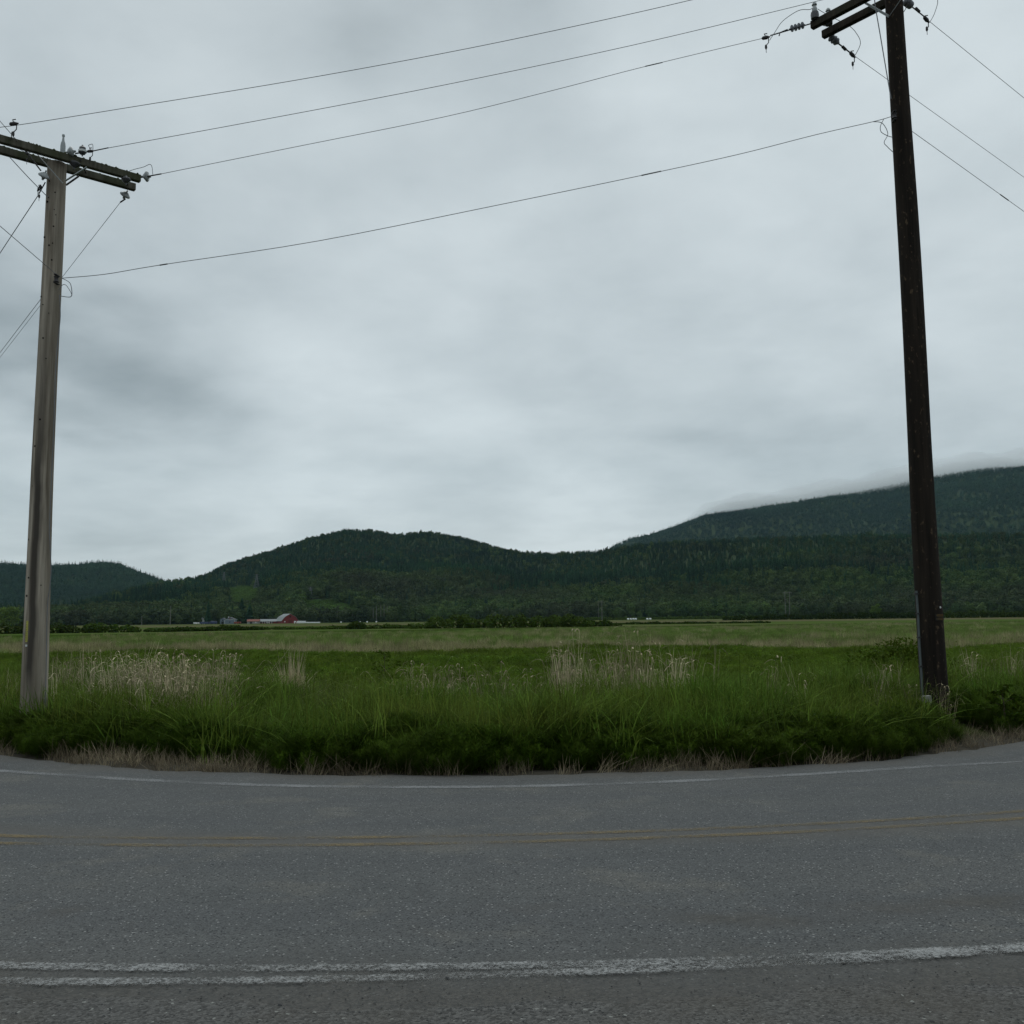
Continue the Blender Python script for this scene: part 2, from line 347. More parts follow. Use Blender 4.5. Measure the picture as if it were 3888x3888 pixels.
MT['fieldtan'] = veg('seeding_grass_leaf', (.25, .225, .12), (.36, .315, .19), .3, (.19, .19, .085), .05)
MT['bramble'] = veg('bramble_leaf', (.028, .056, .007), (.058, .092, .014), .25, (.042, .064, .011), .3)
MT['lighttree'] = veg('light_tree_leaves', (.085, .14, .02), (.13, .19, .035), .25, (.09, .13, .025), .02, vr=(1., 1.2))
MT['conifer'] = veg('conifer_needles', (.024, .066, .034), (.054, .120, .056), .1, (.018, .036, .026), .005, vr=(.75, 1.25))
MT['broad'] = veg('broadleaf_leaves', (.044, .086, .030), (.100, .150, .044), .2, (.058, .066, .040), .007, vr=(.72, 1.28))
MT['far'] = veg('far_tree_leaves', (.036, .080, .048), (.072, .130, .066), .15, (.022, .042, .036), .0016, vr=(.8, 1.2))  # broad darker patches put the shading of gullies into the foliage colour
MT['clearing'] = veg('clearing_grass', (.055, .105, .022), (.085, .140, .032), .2, (.07, .115, .025), .02)
MT['bark'] = simple('bark', (.07, .055, .042), .9, .1)
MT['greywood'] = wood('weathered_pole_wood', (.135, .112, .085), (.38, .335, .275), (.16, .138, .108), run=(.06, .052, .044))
MT['darkwood'] = wood('creosoted_pole_wood', (.010, .0082, .0066), (.027, .0205, .0155), (.013, .010, .008), 1., (.085, .06, .038))
MT['armwood'] = wood('mossy_crossarm_wood', (.055, .052, .040), (.115, .108, .085), (.045, .052, .026))
MT['darkarm'] = wood('brown_crossarm_wood', (.022, .018, .014), (.05, .042, .032), (.03, .03, .02))
MT['moss'] = simple('moss', (.05, .06, .025), .95, .05)
MT['conduit'] = simple('dull_conduit', (.085, .10, .10), .7, .3)
MT['galv'] = simple('galvanised_steel', (.26, .28, .28), .5, .5, .5)
MT['rust'] = simple('dark_hardware_steel', (.045, .042, .044), .6, .4, .5)
MT['porcelain'] = simple('grey_porcelain', (.27, .29, .29), .25, .5, 0, .15)
MT['darkporcelain'] = simple('dark_porcelain', (.05, .05, .055), .3, .5, 0, .15)
MT['polymer'] = simple('grey_polymer', (.17, .18, .20), .5, .4, 0, .1)
MT['wire'] = simple('weathered_conductor', (.16, .165, .175), .6, .4, .3)
MT['yellowtag'] = simple('yellow_tag', (.42, .40, .09), .6, .3, 0, .25, 30)
MT['ambertag'] = simple('amber_number', (.13, .075, .012), .7, .2)
MT['blacktag'] = simple('black_tag', (.012, .012, .012), .6, .3)
MT['whitetag'] = simple('white_tag', (.6, .62, .6), .6, .3)
MT['knot'] = simple('dark_bolt_hole', (.018, .015, .013), .9, .1)

# ------------------------------------------------------------------ ground, road, markings (the setting)
th = np.linspace(-math.pi, math.pi, 361); rr = np.concatenate([np.linspace(.5, 30, 100), np.geomspace(30.6, 8000, 70)])
TH, RR = np.meshgrid(th, rr); X = RR * np.sin(TH); Y = RR * np.cos(TH)
g = link('ground', grid_mesh('ground', X, Y, gz(X, Y)), MT['ground']); tag(g, 'flat valley floor of hay fields and roadside soil', 'ground', kind='structure')
PH = np.linspace(-PHI0, PHI0, 161)
def arc_sheet(name, m, r_in, r_out, z_add, phi=None, nv=2, straight=120):
    ph = PH if phi is None else phi
    xs = []; ys = []; us = []; vs = []
    for j in range(nv):
        t = j / (nv - 1); ri = r_in(ph) if callable(r_in) else np.full_like(ph, r_in); ro = r_out(ph) if callable(r_out) else np.full_like(ph, r_out)
        r = ri + (ro - ri) * t; x = CC[0] + r * np.sin(ph); y = CC[1] - r * np.cos(ph); u = ph * 15
        st = np.linspace(0, straight, 41)[1:]; c0, s0 = math.cos(PHI0), math.sin(PHI0)
        x = np.r_[x[0] - st[::-1] * c0, x, x[-1] + st * c0]; y = np.r_[y[0] + st[::-1] * s0, y, y[-1] + st * s0]; u = np.r_[u[0] - st[::-1], u, u[-1] + st]; r = np.r_[np.full(40, r[0]), r, np.full(40, r[-1])]
        xs.append(x); ys.append(y); us.append(u); vs.append(r if nv > 2 else np.full_like(r, t))
    X, Y, U, V = map(np.array, (xs, ys, us, vs))
    return link(name, grid_mesh(name, X, Y, road_z(Y) + z_add, (U, V)), m)
jag = lambda base, amp, k: (lambda ph: base + amp * (np.sin(ph * 31 + k) * .5 + np.sin(ph * 83 + 2 * k) * .35 + np.sin(ph * 190 + k) * .25))
o = arc_sheet('road', MT['asphalt'], jag(11.25, .09, 1), 18.85, 0.0, nv=24); tag(o, 'worn grey asphalt road curving round the field', 'road', kind='structure')
o = arc_sheet('gravel_shoulder', MT['gravel'], jag(18.55, .10, 2), 26., .006, nv=12); tag(o, 'gravelly road shoulder along the near edge', 'road shoulder', kind='structure')
def linefit(P, deg=2, lim=None):
    L = []
    for u, v_ in P:
        p = rayroad(u, v_); d = p[:2] - CC; L.append((math.atan2(d[0], -d[1]), math.hypot(*d)))
    L = np.array(L); c = np.polyfit(L[:, 0], L[:, 1], deg); a, b = L[0, 0], L[-1, 0]
    return lambda ph: np.polyval(c, np.clip(ph, a, b))
def marking(name, m, fn, wid, off=0., z=.004, label=''):
    o = arc_sheet(name, m, lambda ph: fn(ph) + off - wid / 2, lambda ph: fn(ph) + off + wid / 2, z); tag(o, label, 'road marking', kind='structure')
fa = linefit([(0, 3670), (970, 3688), (1944, 3668), (2944, 3645), (3888, 3600)]); fb = linefit([(150, 3737), (970, 3735), (1944, 3708), (2944, 3668), (3888, 3612)])
fy = linefit([(0, 3188), (1000, 3196), (1944, 3188), (2944, 3145), (3888, 3095)]); ff = linefit([(0, 2928), (700, 2970), (1400, 2990), (2200, 2980), (3000, 2945), (3888, 2892)], 4)
marking('edge_line', MT['white_paint'], fa, .13, 0, .010, 'worn white edge line nearest the camera, upper of two overlapping coats')
marking('edge_line', MT['white_paint'], fb, .12, 0, .014, 'worn white edge line nearest the camera, lower of two overlapping coats')
marking('far_edge_line', MT['far_paint'], ff, .21, 0, .004, 'thin white edge line on the field side of the road')
marking('centre_line', MT['yellow_paint'], fy, .13, -.14, .004, 'faded yellow centre stripe, farther of the two')
marking('centre_line', MT['yellow_paint'], fy, .13, .14, .004, 'faded yellow centre stripe, nearer of the two')

# ------------------------------------------------------------------ hills
K = 3888 / 1932
def skyline(tab):
    A, E = [], []
    for u, v_ in tab:
        d = ray(u * K, v_ * K); A.append(math.atan2(d[0], d[1])); E.append(d[2] / math.hypot(d[0], d[1]))
    return np.array(A), np.array(E)
A1, E1 = skyline([(-60, 1152), (0, 1151), (95, 1149), (150, 1128), (200, 1113), (250, 1101), (300, 1090), (380, 1079), (430, 1058), (520, 1031), (590, 1009), (650, 994), (700, 997), (745, 1005), (765, 1005), (790, 1000), (830, 1002), (880, 1011), (930, 1025), (980, 1037), (1050, 1037), (1130, 1031), (1200, 1020), (1300, 1012), (1450, 1005), (1600, 1001), (1750, 1000), (1932, 996), (2000, 995)])
RCU, RC = skyline([(0, 1000), (300, 1000), (450, 1000), (900, 1000), (1000, 1000), (1300, 1000), (1932, 1000)])[0], np.array([1900, 2000, 2600, 2700, 2300, 2000, 1900])
A2, E2 = skyline([(-60, 1062), (0, 1060), (50, 1063), (95, 1064), (150, 1062), (190, 1058), (225, 1061), (260, 1075), (305, 1091), (360, 1110), (450, 1140), (560, 1160)])
A3, E3 = skyline([(1050, 1100), (1120, 1060), (1180, 1026), (1240, 1005), (1290, 986), (1330, 971), (1400, 963), (1450, 955), (1550, 942), (1620, 930), (1700, 913), (1760, 900), (1850, 887), (1932, 882), (2100, 862)])
def lump(x, y, s, k): return (np.sin(x / s + k) * np.sin(y / s * 1.13 + 2 * k) + .5 * np.sin(x / s * 2.3 + 3 * k) * np.sin(y / s * 2.1 + k)) / 1.5
def h_main(az, r):
    H = np.interp(az, A1, E1) ; rc = np.interp(az, RCU, RC); Hc = np.maximum(1.6 + H * rc - 17, 4); t = (r - 1120) / (rc - 1120)
    x, y = r * np.sin(az), r * np.cos(az)
    p = .36 * ss(0, .40, t) + .64 * ss(.44, 1.0, t)
    return np.where(t < 1, Hc * p, Hc * (1 - .6 * ss(1, 1.9, t))) + lump(x, y, 105, 1) * 11 * ss(.03, .3, t) * (1 - ss(.75, .95, t) * .8) - 1.5
def h_left(az, r):
    Hc = 1.6 + np.interp(az, A2, E2) * 4000 - 22; t = (r - 2500) / 1500; x, y = r * np.sin(az), r * np.cos(az)
    return np.where(t < 1, Hc * ss(0, 1, t), Hc * (1 - .6 * ss(1, 2, t))) + lump(x, y, 150, 2) * 14 * ss(.1, .4, t) * (1 - ss(.7, .9, t)) - 1.5
def h_mtn(az, r):
    Hc = 1.6 + np.interp(az, A3, E3) * 5200 - 20; t = (r - 2900) / 2300; x, y = r * np.sin(az), r * np.cos(az)
    return np.where(t < 1, Hc * (.45 * ss(0, .5, t) + .55 * ss(.3, 1, t)), Hc * (1 - .5 * ss(1, 2, t))) + lump(x, y, 240, 3) * 48 * ss(.1, .5, t) * (1 - ss(.8, 1, t)) - 1.5
def hill(name, fn, a0, a1, r0, r1, na, nrr, label):
    Az, Rr = np.meshgrid(np.linspace(a0, a1, na), np.linspace(r0, r1, nrr))
    o = link(name, grid_mesh(name, Rr * np.sin(Az), Rr * np.cos(Az), fn(Az, Rr)), MT['hill']); return tag(o, label, 'hill', kind='structure')
hill('hill', h_main, -.75, .8, 1115, 4200, 220, 120, 'long dark forested hill behind the fields')
hill('hill', h_left, -.95, -.1, 2500, 5400, 110, 60, 'hazy distant wooded hill at the far left')
hill('mountain', h_mtn, .0, .95, 2900, 7600, 140, 80, 'tall forested mountain on the right with its crest in cloud')
def hill_at(u, v_, fn=h_main, r0=1130, r1=2600):   # where a line of sight first meets a hill
    best = r0; d = ray(u, v_); az = math.atan2(d[0], d[1]); e_ = d[2] / math.hypot(d[0], d[1])
    for r in np.arange(r0, r1, 6.0):
        if float(fn(np.array(az), np.array(r))) >= 1.6 + e_ * r: best = r; break
    return np.array([best * math.sin(az), best * math.cos(az), float(fn(np.array(az), np.array(best)))])

# ------------------------------------------------------------------ scattered stuff (geometry nodes, one object each)
def scatter(name, P, rz, sc, protos, m, label, cat, tilt=0.):
    P = np.asarray(P, np.float32); n = len(P)
    me = bpy.data.meshes.new(name); me.vertices.add(n); me.vertices.foreach_set('co', P.ravel())
    a = me.attributes.new('rot', 'FLOAT_VECTOR', 'POINT'); R = np.zeros((n, 3), np.float32); R[:, 2] = rz
    R[:, 0] = nr.normal(0, tilt, n) if tilt else 0; R[:, 1] = nr.normal(0, tilt, n) if tilt else 0; a.data.foreach_set('vector', R.ravel())
    a = me.attributes.new('scl', 'FLOAT_VECTOR', 'POINT'); S = np.asarray(sc, np.float32); S = np.repeat(S[:, None], 3, 1) if S.ndim == 1 else S; a.data.foreach_set('vector', S.ravel())
    a = me.attributes.new('pick', 'INT', 'POINT'); a.data.foreach_set('value', nr.integers(0, len(protos), n).astype(np.int32))
    me.update(); o = link(name, me)
    t = bpy.data.node_groups.new(name, 'GeometryNodeTree'); t.interface.new_socket('Geometry', in_out='INPUT', socket_type='NodeSocketGeometry'); t.interface.new_socket('Geometry', in_out='OUTPUT', socket_type='NodeSocketGeometry')
    N = t.nodes; L = t.links; gi = N.new('NodeGroupInput'); go = N.new('NodeGroupOutput'); iop = N.new('GeometryNodeInstanceOnPoints'); jn = N.new('GeometryNodeJoinGeometry')
    for p in protos:
        oi = N.new('GeometryNodeObjectInfo'); oi.inputs['Object'].default_value = p; oi.inputs['As Instance'].default_value = True; L.new(oi.outputs['Geometry'], jn.inputs[0])
    def at(nm, ty):
        q = N.new('GeometryNodeInputNamedAttribute'); q.data_type = ty; q.inputs['Name'].default_value = nm; return q.outputs['Attribute']
    L.new(gi.outputs[0], iop.inputs['Points']); L.new(jn.outputs[0], iop.inputs['Instance']); iop.inputs['Pick Instance'].default_value = True
    L.new(at('pick', 'INT'), iop.inputs['Instance Index']); L.new(at('rot', 'FLOAT_VECTOR'), iop.inputs['Rotation']); L.new(at('scl', 'FLOAT_VECTOR'), iop.inputs['Scale'])
    L.new(iop.outputs[0], go.inputs[0])
    md = o.modifiers.new('scatter', 'NODES'); md.node_group = t
    return tag(o, label, cat, kind='stuff')
def proto(name, me, m):
    me.materials.append(m); return bpy.data.objects.new(name, me)     # not linked: only its mesh is used
def blades(n, h0, h1, spread, wid, lean, seg=4, droop=.5):
    Q = []
    for _ in range(n):
        a = rnd.uniform(0, 6.283); rr_ = spread * math.sqrt(rnd.random()); b = np.array([rr_ * math.cos(a), rr_ * math.sin(a), 0]); h = rnd.uniform(h0, h1)
        da = rnd.uniform(0, 6.283); d = np.array([math.cos(da), math.sin(da), 0]); ln = abs(rnd.gauss(0, lean)) + .03
        s = np.array([-d[1], d[0], 0]); tw = rnd.uniform(-.8, .8); s = s * math.cos(tw) + d * math.sin(tw); wd = wid * rnd.uniform(.6, 1.3); prev = None
        for k in range(seg + 1):
            t = k / seg; p = b + d * h * (ln * t + droop * ln * t ** 3) + np.array([0, 0, h * (t - .35 * droop * ln * t ** 3)])
            wk = wd * (1 - t ** 2) * .5 + .0006; cur = (p - s * wk, p + s * wk)
            if prev: Q.append((prev[0], prev[1], cur[1], cur[0]))
            prev = cur
    return np.array(Q)
def horsetail_q(n, h0, h1, spread, br=.13):
    Q = []
    for _ in range(n):
        a = rnd.uniform(0, 6.283); r_ = spread * math.sqrt(rnd.random()); b = np.array([r_ * math.cos(a), r_ * math.sin(a), 0]); h = rnd.uniform(h0, h1)
        la = rnd.uniform(0, 6.283); top = b + np.array([math.cos(la) * .12 * h, math.sin(la) * .12 * h, h]); s = np.array([.003, 0, 0]); Q.append((b - s, b + s, top + s * .3, top - s * .3))
        nw = 9
        for w_ in range(1, nw):
            t = .18 + .82 * w_ / nw; c = b + (top - b) * t; L_ = br * (1.05 - t) * 1.6 + .03
            for k in range(7):
                an = rnd.uniform(0, 6.283); d = np.array([math.cos(an), math.sin(an), rnd.uniform(.25, .8)]); e_ = c + d * L_ * rnd.uniform(.7, 1.2); sd_ = np.array([-math.sin(an), math.cos(an), 0]) * .0035
                Q.append((c - sd_, c + sd_, e_ + sd_ * .4, e_ - sd_ * .4))
    return np.array(Q)
def leaf_q(C, Rd, n, size, flat=.6, shell=.45):
    """leaf-clump quads through a set of ellipsoids (centres C, radii Rd)"""
    C = np.array(C, float); Rd = np.array(Rd, float); vol = Rd.prod(1) ** .67; k = nr.choice(len(C), n, p=vol / vol.sum())
    d = nr.normal(size=(n, 3)); d /= np.linalg.norm(d, axis=1)[:, None]; rad = (shell + (1 - shell) * nr.random(n) ** .5)[:, None]
    p = C[k] + d * Rd[k] * rad
    nrm = d * flat + nr.normal(size=(n, 3)) * .55 + np.array([0, 0, .35]); nrm /= np.linalg.norm(nrm, axis=1)[:, None]
    t = np.cross(nrm, nr.normal(size=(n, 3))); t /= np.linalg.norm(t, axis=1)[:, None]; b = np.cross(nrm, t); s = (size * nr.uniform(.6, 1.35, n))[:, None]
    return np.stack([p - t * s - b * s * .45, p + t * s * .2 - b * s * .6, p + t * s + b * s * .45, p - t * s * .25 + b * s * .6], 1)
def conifer_q(h, rad, whorls=15, nb=8, seed=0):
    q = random.Random(seed); Q = []
    for w_ in range(whorls):
        t = w_ / whorls; z = h * (.10 + .88 * t); R = rad * (1 - t) ** .85 * q.uniform(.8, 1.15) + .03 * rad; off = q.uniform(0, 6)
        for k in range(nb):
            if q.random() < .1: continue
            a = off + 6.283 * k / nb + q.uniform(-.25, .25); d = np.array([math.cos(a), math.sin(a), 0]); s = np.array([-d[1], d[0], 0]); r_ = R * q.uniform(.7, 1.2)
            wd = r_ * .36 + .15; b0 = np.array([0, 0, z + .06 * h * (1 - t) * .6]); mid_ = d * r_ * .6 + np.array([0, 0, z + .01 * h]); tip = d * r_ + np.array([0, 0, z - .035 * h * q.uniform(.5, 1.4)])
            Q.append((b0, mid_ - s * wd, tip, mid_ + s * wd))
            Q.append((b0 + s * .1, mid_ + np.array([0, 0, .02 * h]), tip, mid_ - np.array([0, 0, .03 * h])))
    Q.append((np.array([-.12, 0, h * .8]), np.array([.12, 0, h * .8]), np.array([.02, 0, h * 1.03]), np.array([-.02, 0, h * 1.03])))
    return np.array(Q)
def crown_blobs(h, rad, n, seed, base=.3):
    q = random.Random(seed); C, R = [(0, 0, h * .6)], [(rad * .6, rad * .6, h * .27)]
    for _ in range(n):
        a = q.uniform(0, 6.283); t = q.uniform(base + .05, .92); rr_ = rad * .72 * math.sqrt(max(.05, 1 - ((t - .52) / .5) ** 2)) * q.uniform(.5, 1.05); s = q.uniform(.2, .36) * rad
        C.append((rr_ * math.cos(a), rr_ * math.sin(a), h * t)); R.append((s, s, s * .8))
    return C, R
def reed_q(n, h0, h1, spread, lean):
    Q = list(blades(n, h0, h1, spread, .0095, lean, 5, .5))
    for _ in range(n // 2):                       # nodding seed heads
        a = rnd.uniform(0, 6.283); r_ = spread * rnd.random(); z = rnd.uniform(h0, h1); b = np.array([r_ * math.cos(a), r_ * math.sin(a), 0]); la = rnd.uniform(0, 6.283); L2 = abs(rnd.gauss(0, lean)) * z
        tip = b + np.array([L2 * math.cos(la), L2 * math.sin(la), z]); s = np.array([.003, 0, 0]); Q.append((b - s, b + s, tip + s, tip - s))
        p = tip
        for k in range(4):
            d = np.array([math.cos(la) * .05, math.sin(la) * .05, .02 - .022 * k]); w2 = np.array([-math.sin(la), math.cos(la), 0]) * (.011 - .002 * k); Q.append((p - w2, p + w2, p + d + w2 * .8, p + d - w2 * .8)); p = p + d
    return np.array(Q)
# --- forest on the hills
CON = [proto('conifer_form', quads_mesh('conifer_form', conifer_q(h, r_, 15, 8, i)), MT['conifer']) for i, (h, r_) in enumerate([(24, 3.6), (27, 4.2), (21, 3.4), (25, 3.0)])]
BRD = [proto('broadleaf_form', quads_mesh('broadleaf_form', leaf_q(*crown_blobs(h, r_, 13, 20 + i, .12), 420, .95)), MT['broad']) for i, (h, r_) in enumerate([(17, 6.5), (19, 7.0), (15, 6.5), (20, 7.0), (16, 8.0)])]
FARC = [proto('far_conifer_form', quads_mesh('far_conifer_form', conifer_q(h, r_, 8, 6, 40 + i)), MT['far']) for i, (h, r_) in enumerate([(26, 5.2), (22, 5.0), (19, 6.0)])] + [proto('far_broadleaf_form', quads_mesh('far_broadleaf_form', leaf_q(*crown_blobs(17, 8, 8, 60, .1), 120, 2.0)), MT['far'])]
def inpoly(u, v_, poly):
    c = np.zeros(len(u), bool); n = len(poly); j = n - 1
    for i in range(n):
        xi, yi = poly[i]; xj, yj = poly[j]; c ^= ((yi > v_) != (yj > v_)) & (u < (xj - xi) * (v_ - yi) / (yj - yi + 1e-9) + xi); j = i
    return c
CLEAR = [[(868, 2232), (930, 2226), (995, 2240), (990, 2290), (960, 2322), (880, 2330), (860, 2300)], [(1150, 2290), (1190, 2276), (1300, 2296), (1400, 2330), (1560, 2342), (1560, 2362), (1150, 2362)]]
def hill_pts(fn, a0, a1, r0, r1, n):
    az = nr.uniform(a0, a1, n); r = np.sqrt(nr.uniform(r0 ** 2, r1 ** 2, n)); return az, r, np.stack([r * np.sin(az), r * np.cos(az), fn(az, r) - .4], 1)
az, r, P = hill_pts(h_main, -.68, .72, 1140, 2760, 110000)
rc = np.interp(az, RCU, RC); t = (r - 1120) / (rc - 1120); u, v_ = proj(P); cl = inpoly(u, v_, CLEAR[0]) | inpoly(u, v_, CLEAR[1])
mixn = .5 + .5 * lump(P[:, 0], P[:, 1], 60, 4); pc = .08 + .85 * ss(.18, .42, t + (mixn - .5) * .35); pc *= 1 - .6 * ss(.02, .5, (P[:, 0] - 350) / 500) * (1 - ss(.5, .9, t))
ok = (t < 1.02) & ~cl; con = nr.random(len(t)) < pc
s = ok & con; scatter('conifer_forest', P[s], nr.uniform(0, 6.28, s.sum()), nr.uniform(.6, 1.15, s.sum()) * (.84 - .40 * np.clip(t[s], 0, 1) + .42 * np.exp(-((t[s] - .40) / .07) ** 2)), CON, None, 'dark conifers covering the upper slopes of the forested hill', 'forest')
s = ok & ~con; scatter('broadleaf_forest', P[s], nr.uniform(0, 6.28, s.sum()), nr.uniform(.65, 1.2, s.sum()) * (1.0 - .3 * np.clip(t[s], 0, 1)), BRD, None, 'dull green broadleaf woods over the lower slopes of the hill', 'forest')
s = cl & (nr.random(len(t)) < .9); pc_ = np.repeat(P[s], 4, 0) + nr.normal(0, 9, (s.sum() * 4, 3)) * [1, 1, 0]; pc_[:, 2] = h_main(np.arctan2(pc_[:, 0], pc_[:, 1]), np.hypot(pc_[:, 0], pc_[:, 1]))
CLR = [proto('scrub_form', quads_mesh('scrub_form', leaf_q([(0, 0, .4)], [(5, 5, 1.0)], 160, .6, .2, .1)), MT['clearing'])]
scatter('clearing_scrub', pc_, nr.uniform(0, 6.28, len(pc_)), nr.uniform(.7, 1.3, len(pc_)), CLR, None, 'bright green scrub in the power line clearings of the hill', 'ground cover')
az, r, P = hill_pts(h_left, -.62, -.2, 2700, 4040, 15000)
scatter('distant_forest', P, nr.uniform(0, 6.28, len(P)), nr.uniform(.7, 1.25, len(P)), FARC, None, 'bluish forest on the far left hill', 'forest')
az, r, P = hill_pts(h_mtn, .06, .66, 3100, 5230, 32000)
scatter('mountain_forest', P, nr.uniform(0, 6.28, len(P)), nr.uniform(.7, 1.3, len(P)), FARC, None, 'bluish forest on the mountain below the cloud', 'forest')

# ------------------------------------------------------------------ single trees
def tree(name, loc, h, rad, kind, n, size, m, label, cat='tree', group=None, seed=0):
    r_ = thing(name, loc, label, cat, group)
    q = conifer_q(h, rad, 24, 11, seed) if kind == 'conifer' else leaf_q(*crown_blobs(h, rad, n // 60, seed, .1), n, size)
    me = quads_mesh('crown', q); o = link('crown', me, m, r_); WL[o.name] = WL[r_.name]
    b = WL[r_.name]; mb = MB(); mb.tube([b + [0, 0, -.3], b + [.02 * h, 0, h * .3], b + [0, .01 * h, h * .62]], [h * .022, h * .015, h * .006], 7)
    for k in range(4):
        a = k * 1.6 + seed; mb.tube([b + [.015 * h, 0, h * (.25 + .06 * k)], b + [rad * .6 * math.cos(a), rad * .6 * math.sin(a), h * (.45 + .08 * k)]], [h * .008, h * .002], 5)
    mb.build('trunk', MT['bark'], r_, smooth=True); return r_
def flat_r(u, r):
    d = ray(u, 2350); return flat(u, r * d[1] / math.hypot(d[0], d[1]))
def flat(u, y):                                  # a spot on the valley floor straight ahead at distance y
    p = aty(u, 2350, y); return np.array([p[0], y, float(gz(p[0], y))])
tree('round_tree', flat(36, 900), 17.6, 11.2, 'broad', 3000, .8, MT['lighttree'], 'rounded leafy tree on the field edge at far left beside grey pole', seed=3)
tree('round_tree', flat(3325, 1000), 14.0, 6.0, 'broad', 1300, .6, MT['lighttree'], 'small yellow-green tree at the forest foot just left of dark pole', seed=4)
tree('conifer_tree', flat(790, 1075), 26, 4.6, 'conifer', 0, 0, MT['conifer'], 'narrow dark columnar conifer just left of the blue-grey house', seed=5)
b_ = flat(918, 1110); tree('conifer_tree', b_, 30, 8, 'conifer', 0, 0, MT['conifer'], 'tall dark conifer before the hillside clearing, taller of a pair behind the farm', seed=6)
tree('conifer_tree', flat(948, 1100), 23, 7, 'conifer', 0, 0, MT['conifer'], 'shorter dark conifer on the right of the pair behind the farm', seed=8)
for i, (u_, h_, w_) in enumerate([(700, 11, 7), (745, 10, 6), (845, 12, 8), (890, 13, 8), (985, 12, 8), (1025, 14, 8), (1060, 13, 7)]):
    lb = ['bushy tree farthest left behind the white van', 'bushy tree between the white van and white house', 'bushy tree just left behind the blue-grey house', 'bushy tree just right behind the blue-grey house', 'bushy tree behind the small shed with dull red roof', 'bushy tree behind middle of the long grey-roofed shed', 'bushy tree behind left end of the red barn roof'][i]
    if i == 0: f0 = tree('farm_tree', flat(u_, 1088), 12, 7.5, 'broad', 900, .8, MT['broad'], lb, group='trees behind the farm', seed=11)
    else: copy_tree(f0, flat(u_, 1088 + 3 * (i % 3)), h_ / 12, i * 1.3)['label'] = lb
ORD = ['leftmost', 'second from left', 'third from left', 'fourth from left', 'fifth from left', 'sixth from left', 'seventh from left', 'eighth from left', 'ninth from left', 'tenth from left', 'eleventh from left', 'twelfth from left', 'thirteenth from left', 'fourteenth from left', 'fifteenth from left', 'sixteenth from left', 'seventeenth from left', 'eighteenth from left', 'nineteenth from left']
grp = 'trees along the foot of the forested hill'; lab = 'dull green broadleaf tree in the front row at the foot of the forested hill'
front = [tree('broadleaf_tree', (0, -300, 0), h, r_, 'broad', 700, .9, MT['broad'], lab, group=grp, seed=70 + i) for i, (h, r_) in enumerate([(16, 6.5), (19, 7), (14, 6), (18, 7.5)])]
k = 0
for u_ in np.arange(1480, 3960, 28):
    if abs(u_ - 3322) < 30: continue
    loc = flat_r(u_ + rnd.uniform(-9, 9), 1122 + rnd.uniform(-16, 12)); s_ = rnd.uniform(.62, 1.12)
    if k < 4: front[k].location = loc; front[k].scale = (s_,) * 3
    else: copy_tree(front[k % 4], loc, (s_, s_, s_ * rnd.uniform(.85, 1.15)), rnd.uniform(0, 6))
    k += 1
for u_ in np.arange(200, 690, 30):
    copy_tree(front[k % 4], flat_r(u_ + rnd.uniform(-9, 9), 1126 + rnd.uniform(-16, 12)), rnd.uniform(.45, .75), rnd.uniform(0, 6)); k += 1

# ------------------------------------------------------------------ hedges
def hedge(u0, u1, y0, y1, hts, label, dens=26, name='bramble_hedge', wid=3.0, leaf=.30, n_core=24, m=None):
    p0, p1 = flat(u0, y0), flat(u1, y1); L_ = np.linalg.norm(p1 - p0); nseg = max(3, int(L_ / 2.2)); C, R = [], []
    for i in range(nseg):
        t = (i + rnd.uniform(-.3, .3)) / (nseg - 1); h = float(np.interp(t, np.linspace(0, 1, len(hts)), hts)) * 1.25 * rnd.uniform(.72, 1.12); p = p0 + (p1 - p0) * t + np.array([rnd.uniform(-.5, .5), rnd.uniform(-wid, wid) * .4, 0])
        C.append((p[0], p[1], float(gz(p[0], p[1])) + h * .42)); R.append((rnd.uniform(1.5, 2.6), rnd.uniform(.8, 1.2) * wid * .5, h * .58))
    q = leaf_q(C, R, int(nseg * dens * 2.4), leaf, .6, .45); q[:, :, 2] = np.maximum(q[:, :, 2], -.9)
    o = link(name, quads_mesh(name, q - p0), m or MT['bramble'], None, [float(c) for c in p0]); return tag(o, label, 'hedge')
hedge(-160, 330, 232, 236, [1.8, 2.0, 1.9, 2.1, 1.9, 1.6], 'dark bramble hedge across the field behind the grey pole', 110)
hedge(330, 620, 236, 240, [1.6, 2.0, 2.2, 1.3, 1.0, .8], 'low bramble hedge right of the grey pole, with one rounded mound', 110)
hedge(620, 990, 240, 262, [.8, 1.1, .9, 1.3, 1.4, .9, .6], 'lumpy bramble hedge in front of the blue-grey house', 110)
hedge(990, 1620, 268, 262, [.6, .7, .5, .8, .6, 1.1, .7, .9], 'thin low hedge in front of the red barn and white bales', 60)
hedge(1345, 1360, 258, 258, [1.6, 1.5], 'small rounded bush by itself on the low hedge right of the barn', 420, 'bush')
hedge(1590, 2240, 250, 256, [1.4, 2.6, 2.8, 2.7, 3.0, 2.8, 2.9, 2.7, 1.6], 'tall overgrown bramble bank in mid field at the centre', 150, wid=4.5)
hedge(2215, 2340, 262, 262, [.8, 1.6, 1.5, .7], 'low bramble mound before the far pole with crossarms', 150)
hedge(2340, 2900, 330, 330, [.5, .7, .6, .5, .6], 'thin dark hedge strip in front of the white bales in the field', 60)
hedge(1950, 2900, 1000, 960, [2.2, 2.6, 2.2, 2.5, 2.4], 'far pale hedge behind the white bales in the field', 60, leaf=.5, wid=5)
hedge(2750, 3500, 560, 560, [2.4, 2.8, 2.6, 3.4, 3.6, 3.0], 'long far hedge left of the dark pole', 90, leaf=.4)
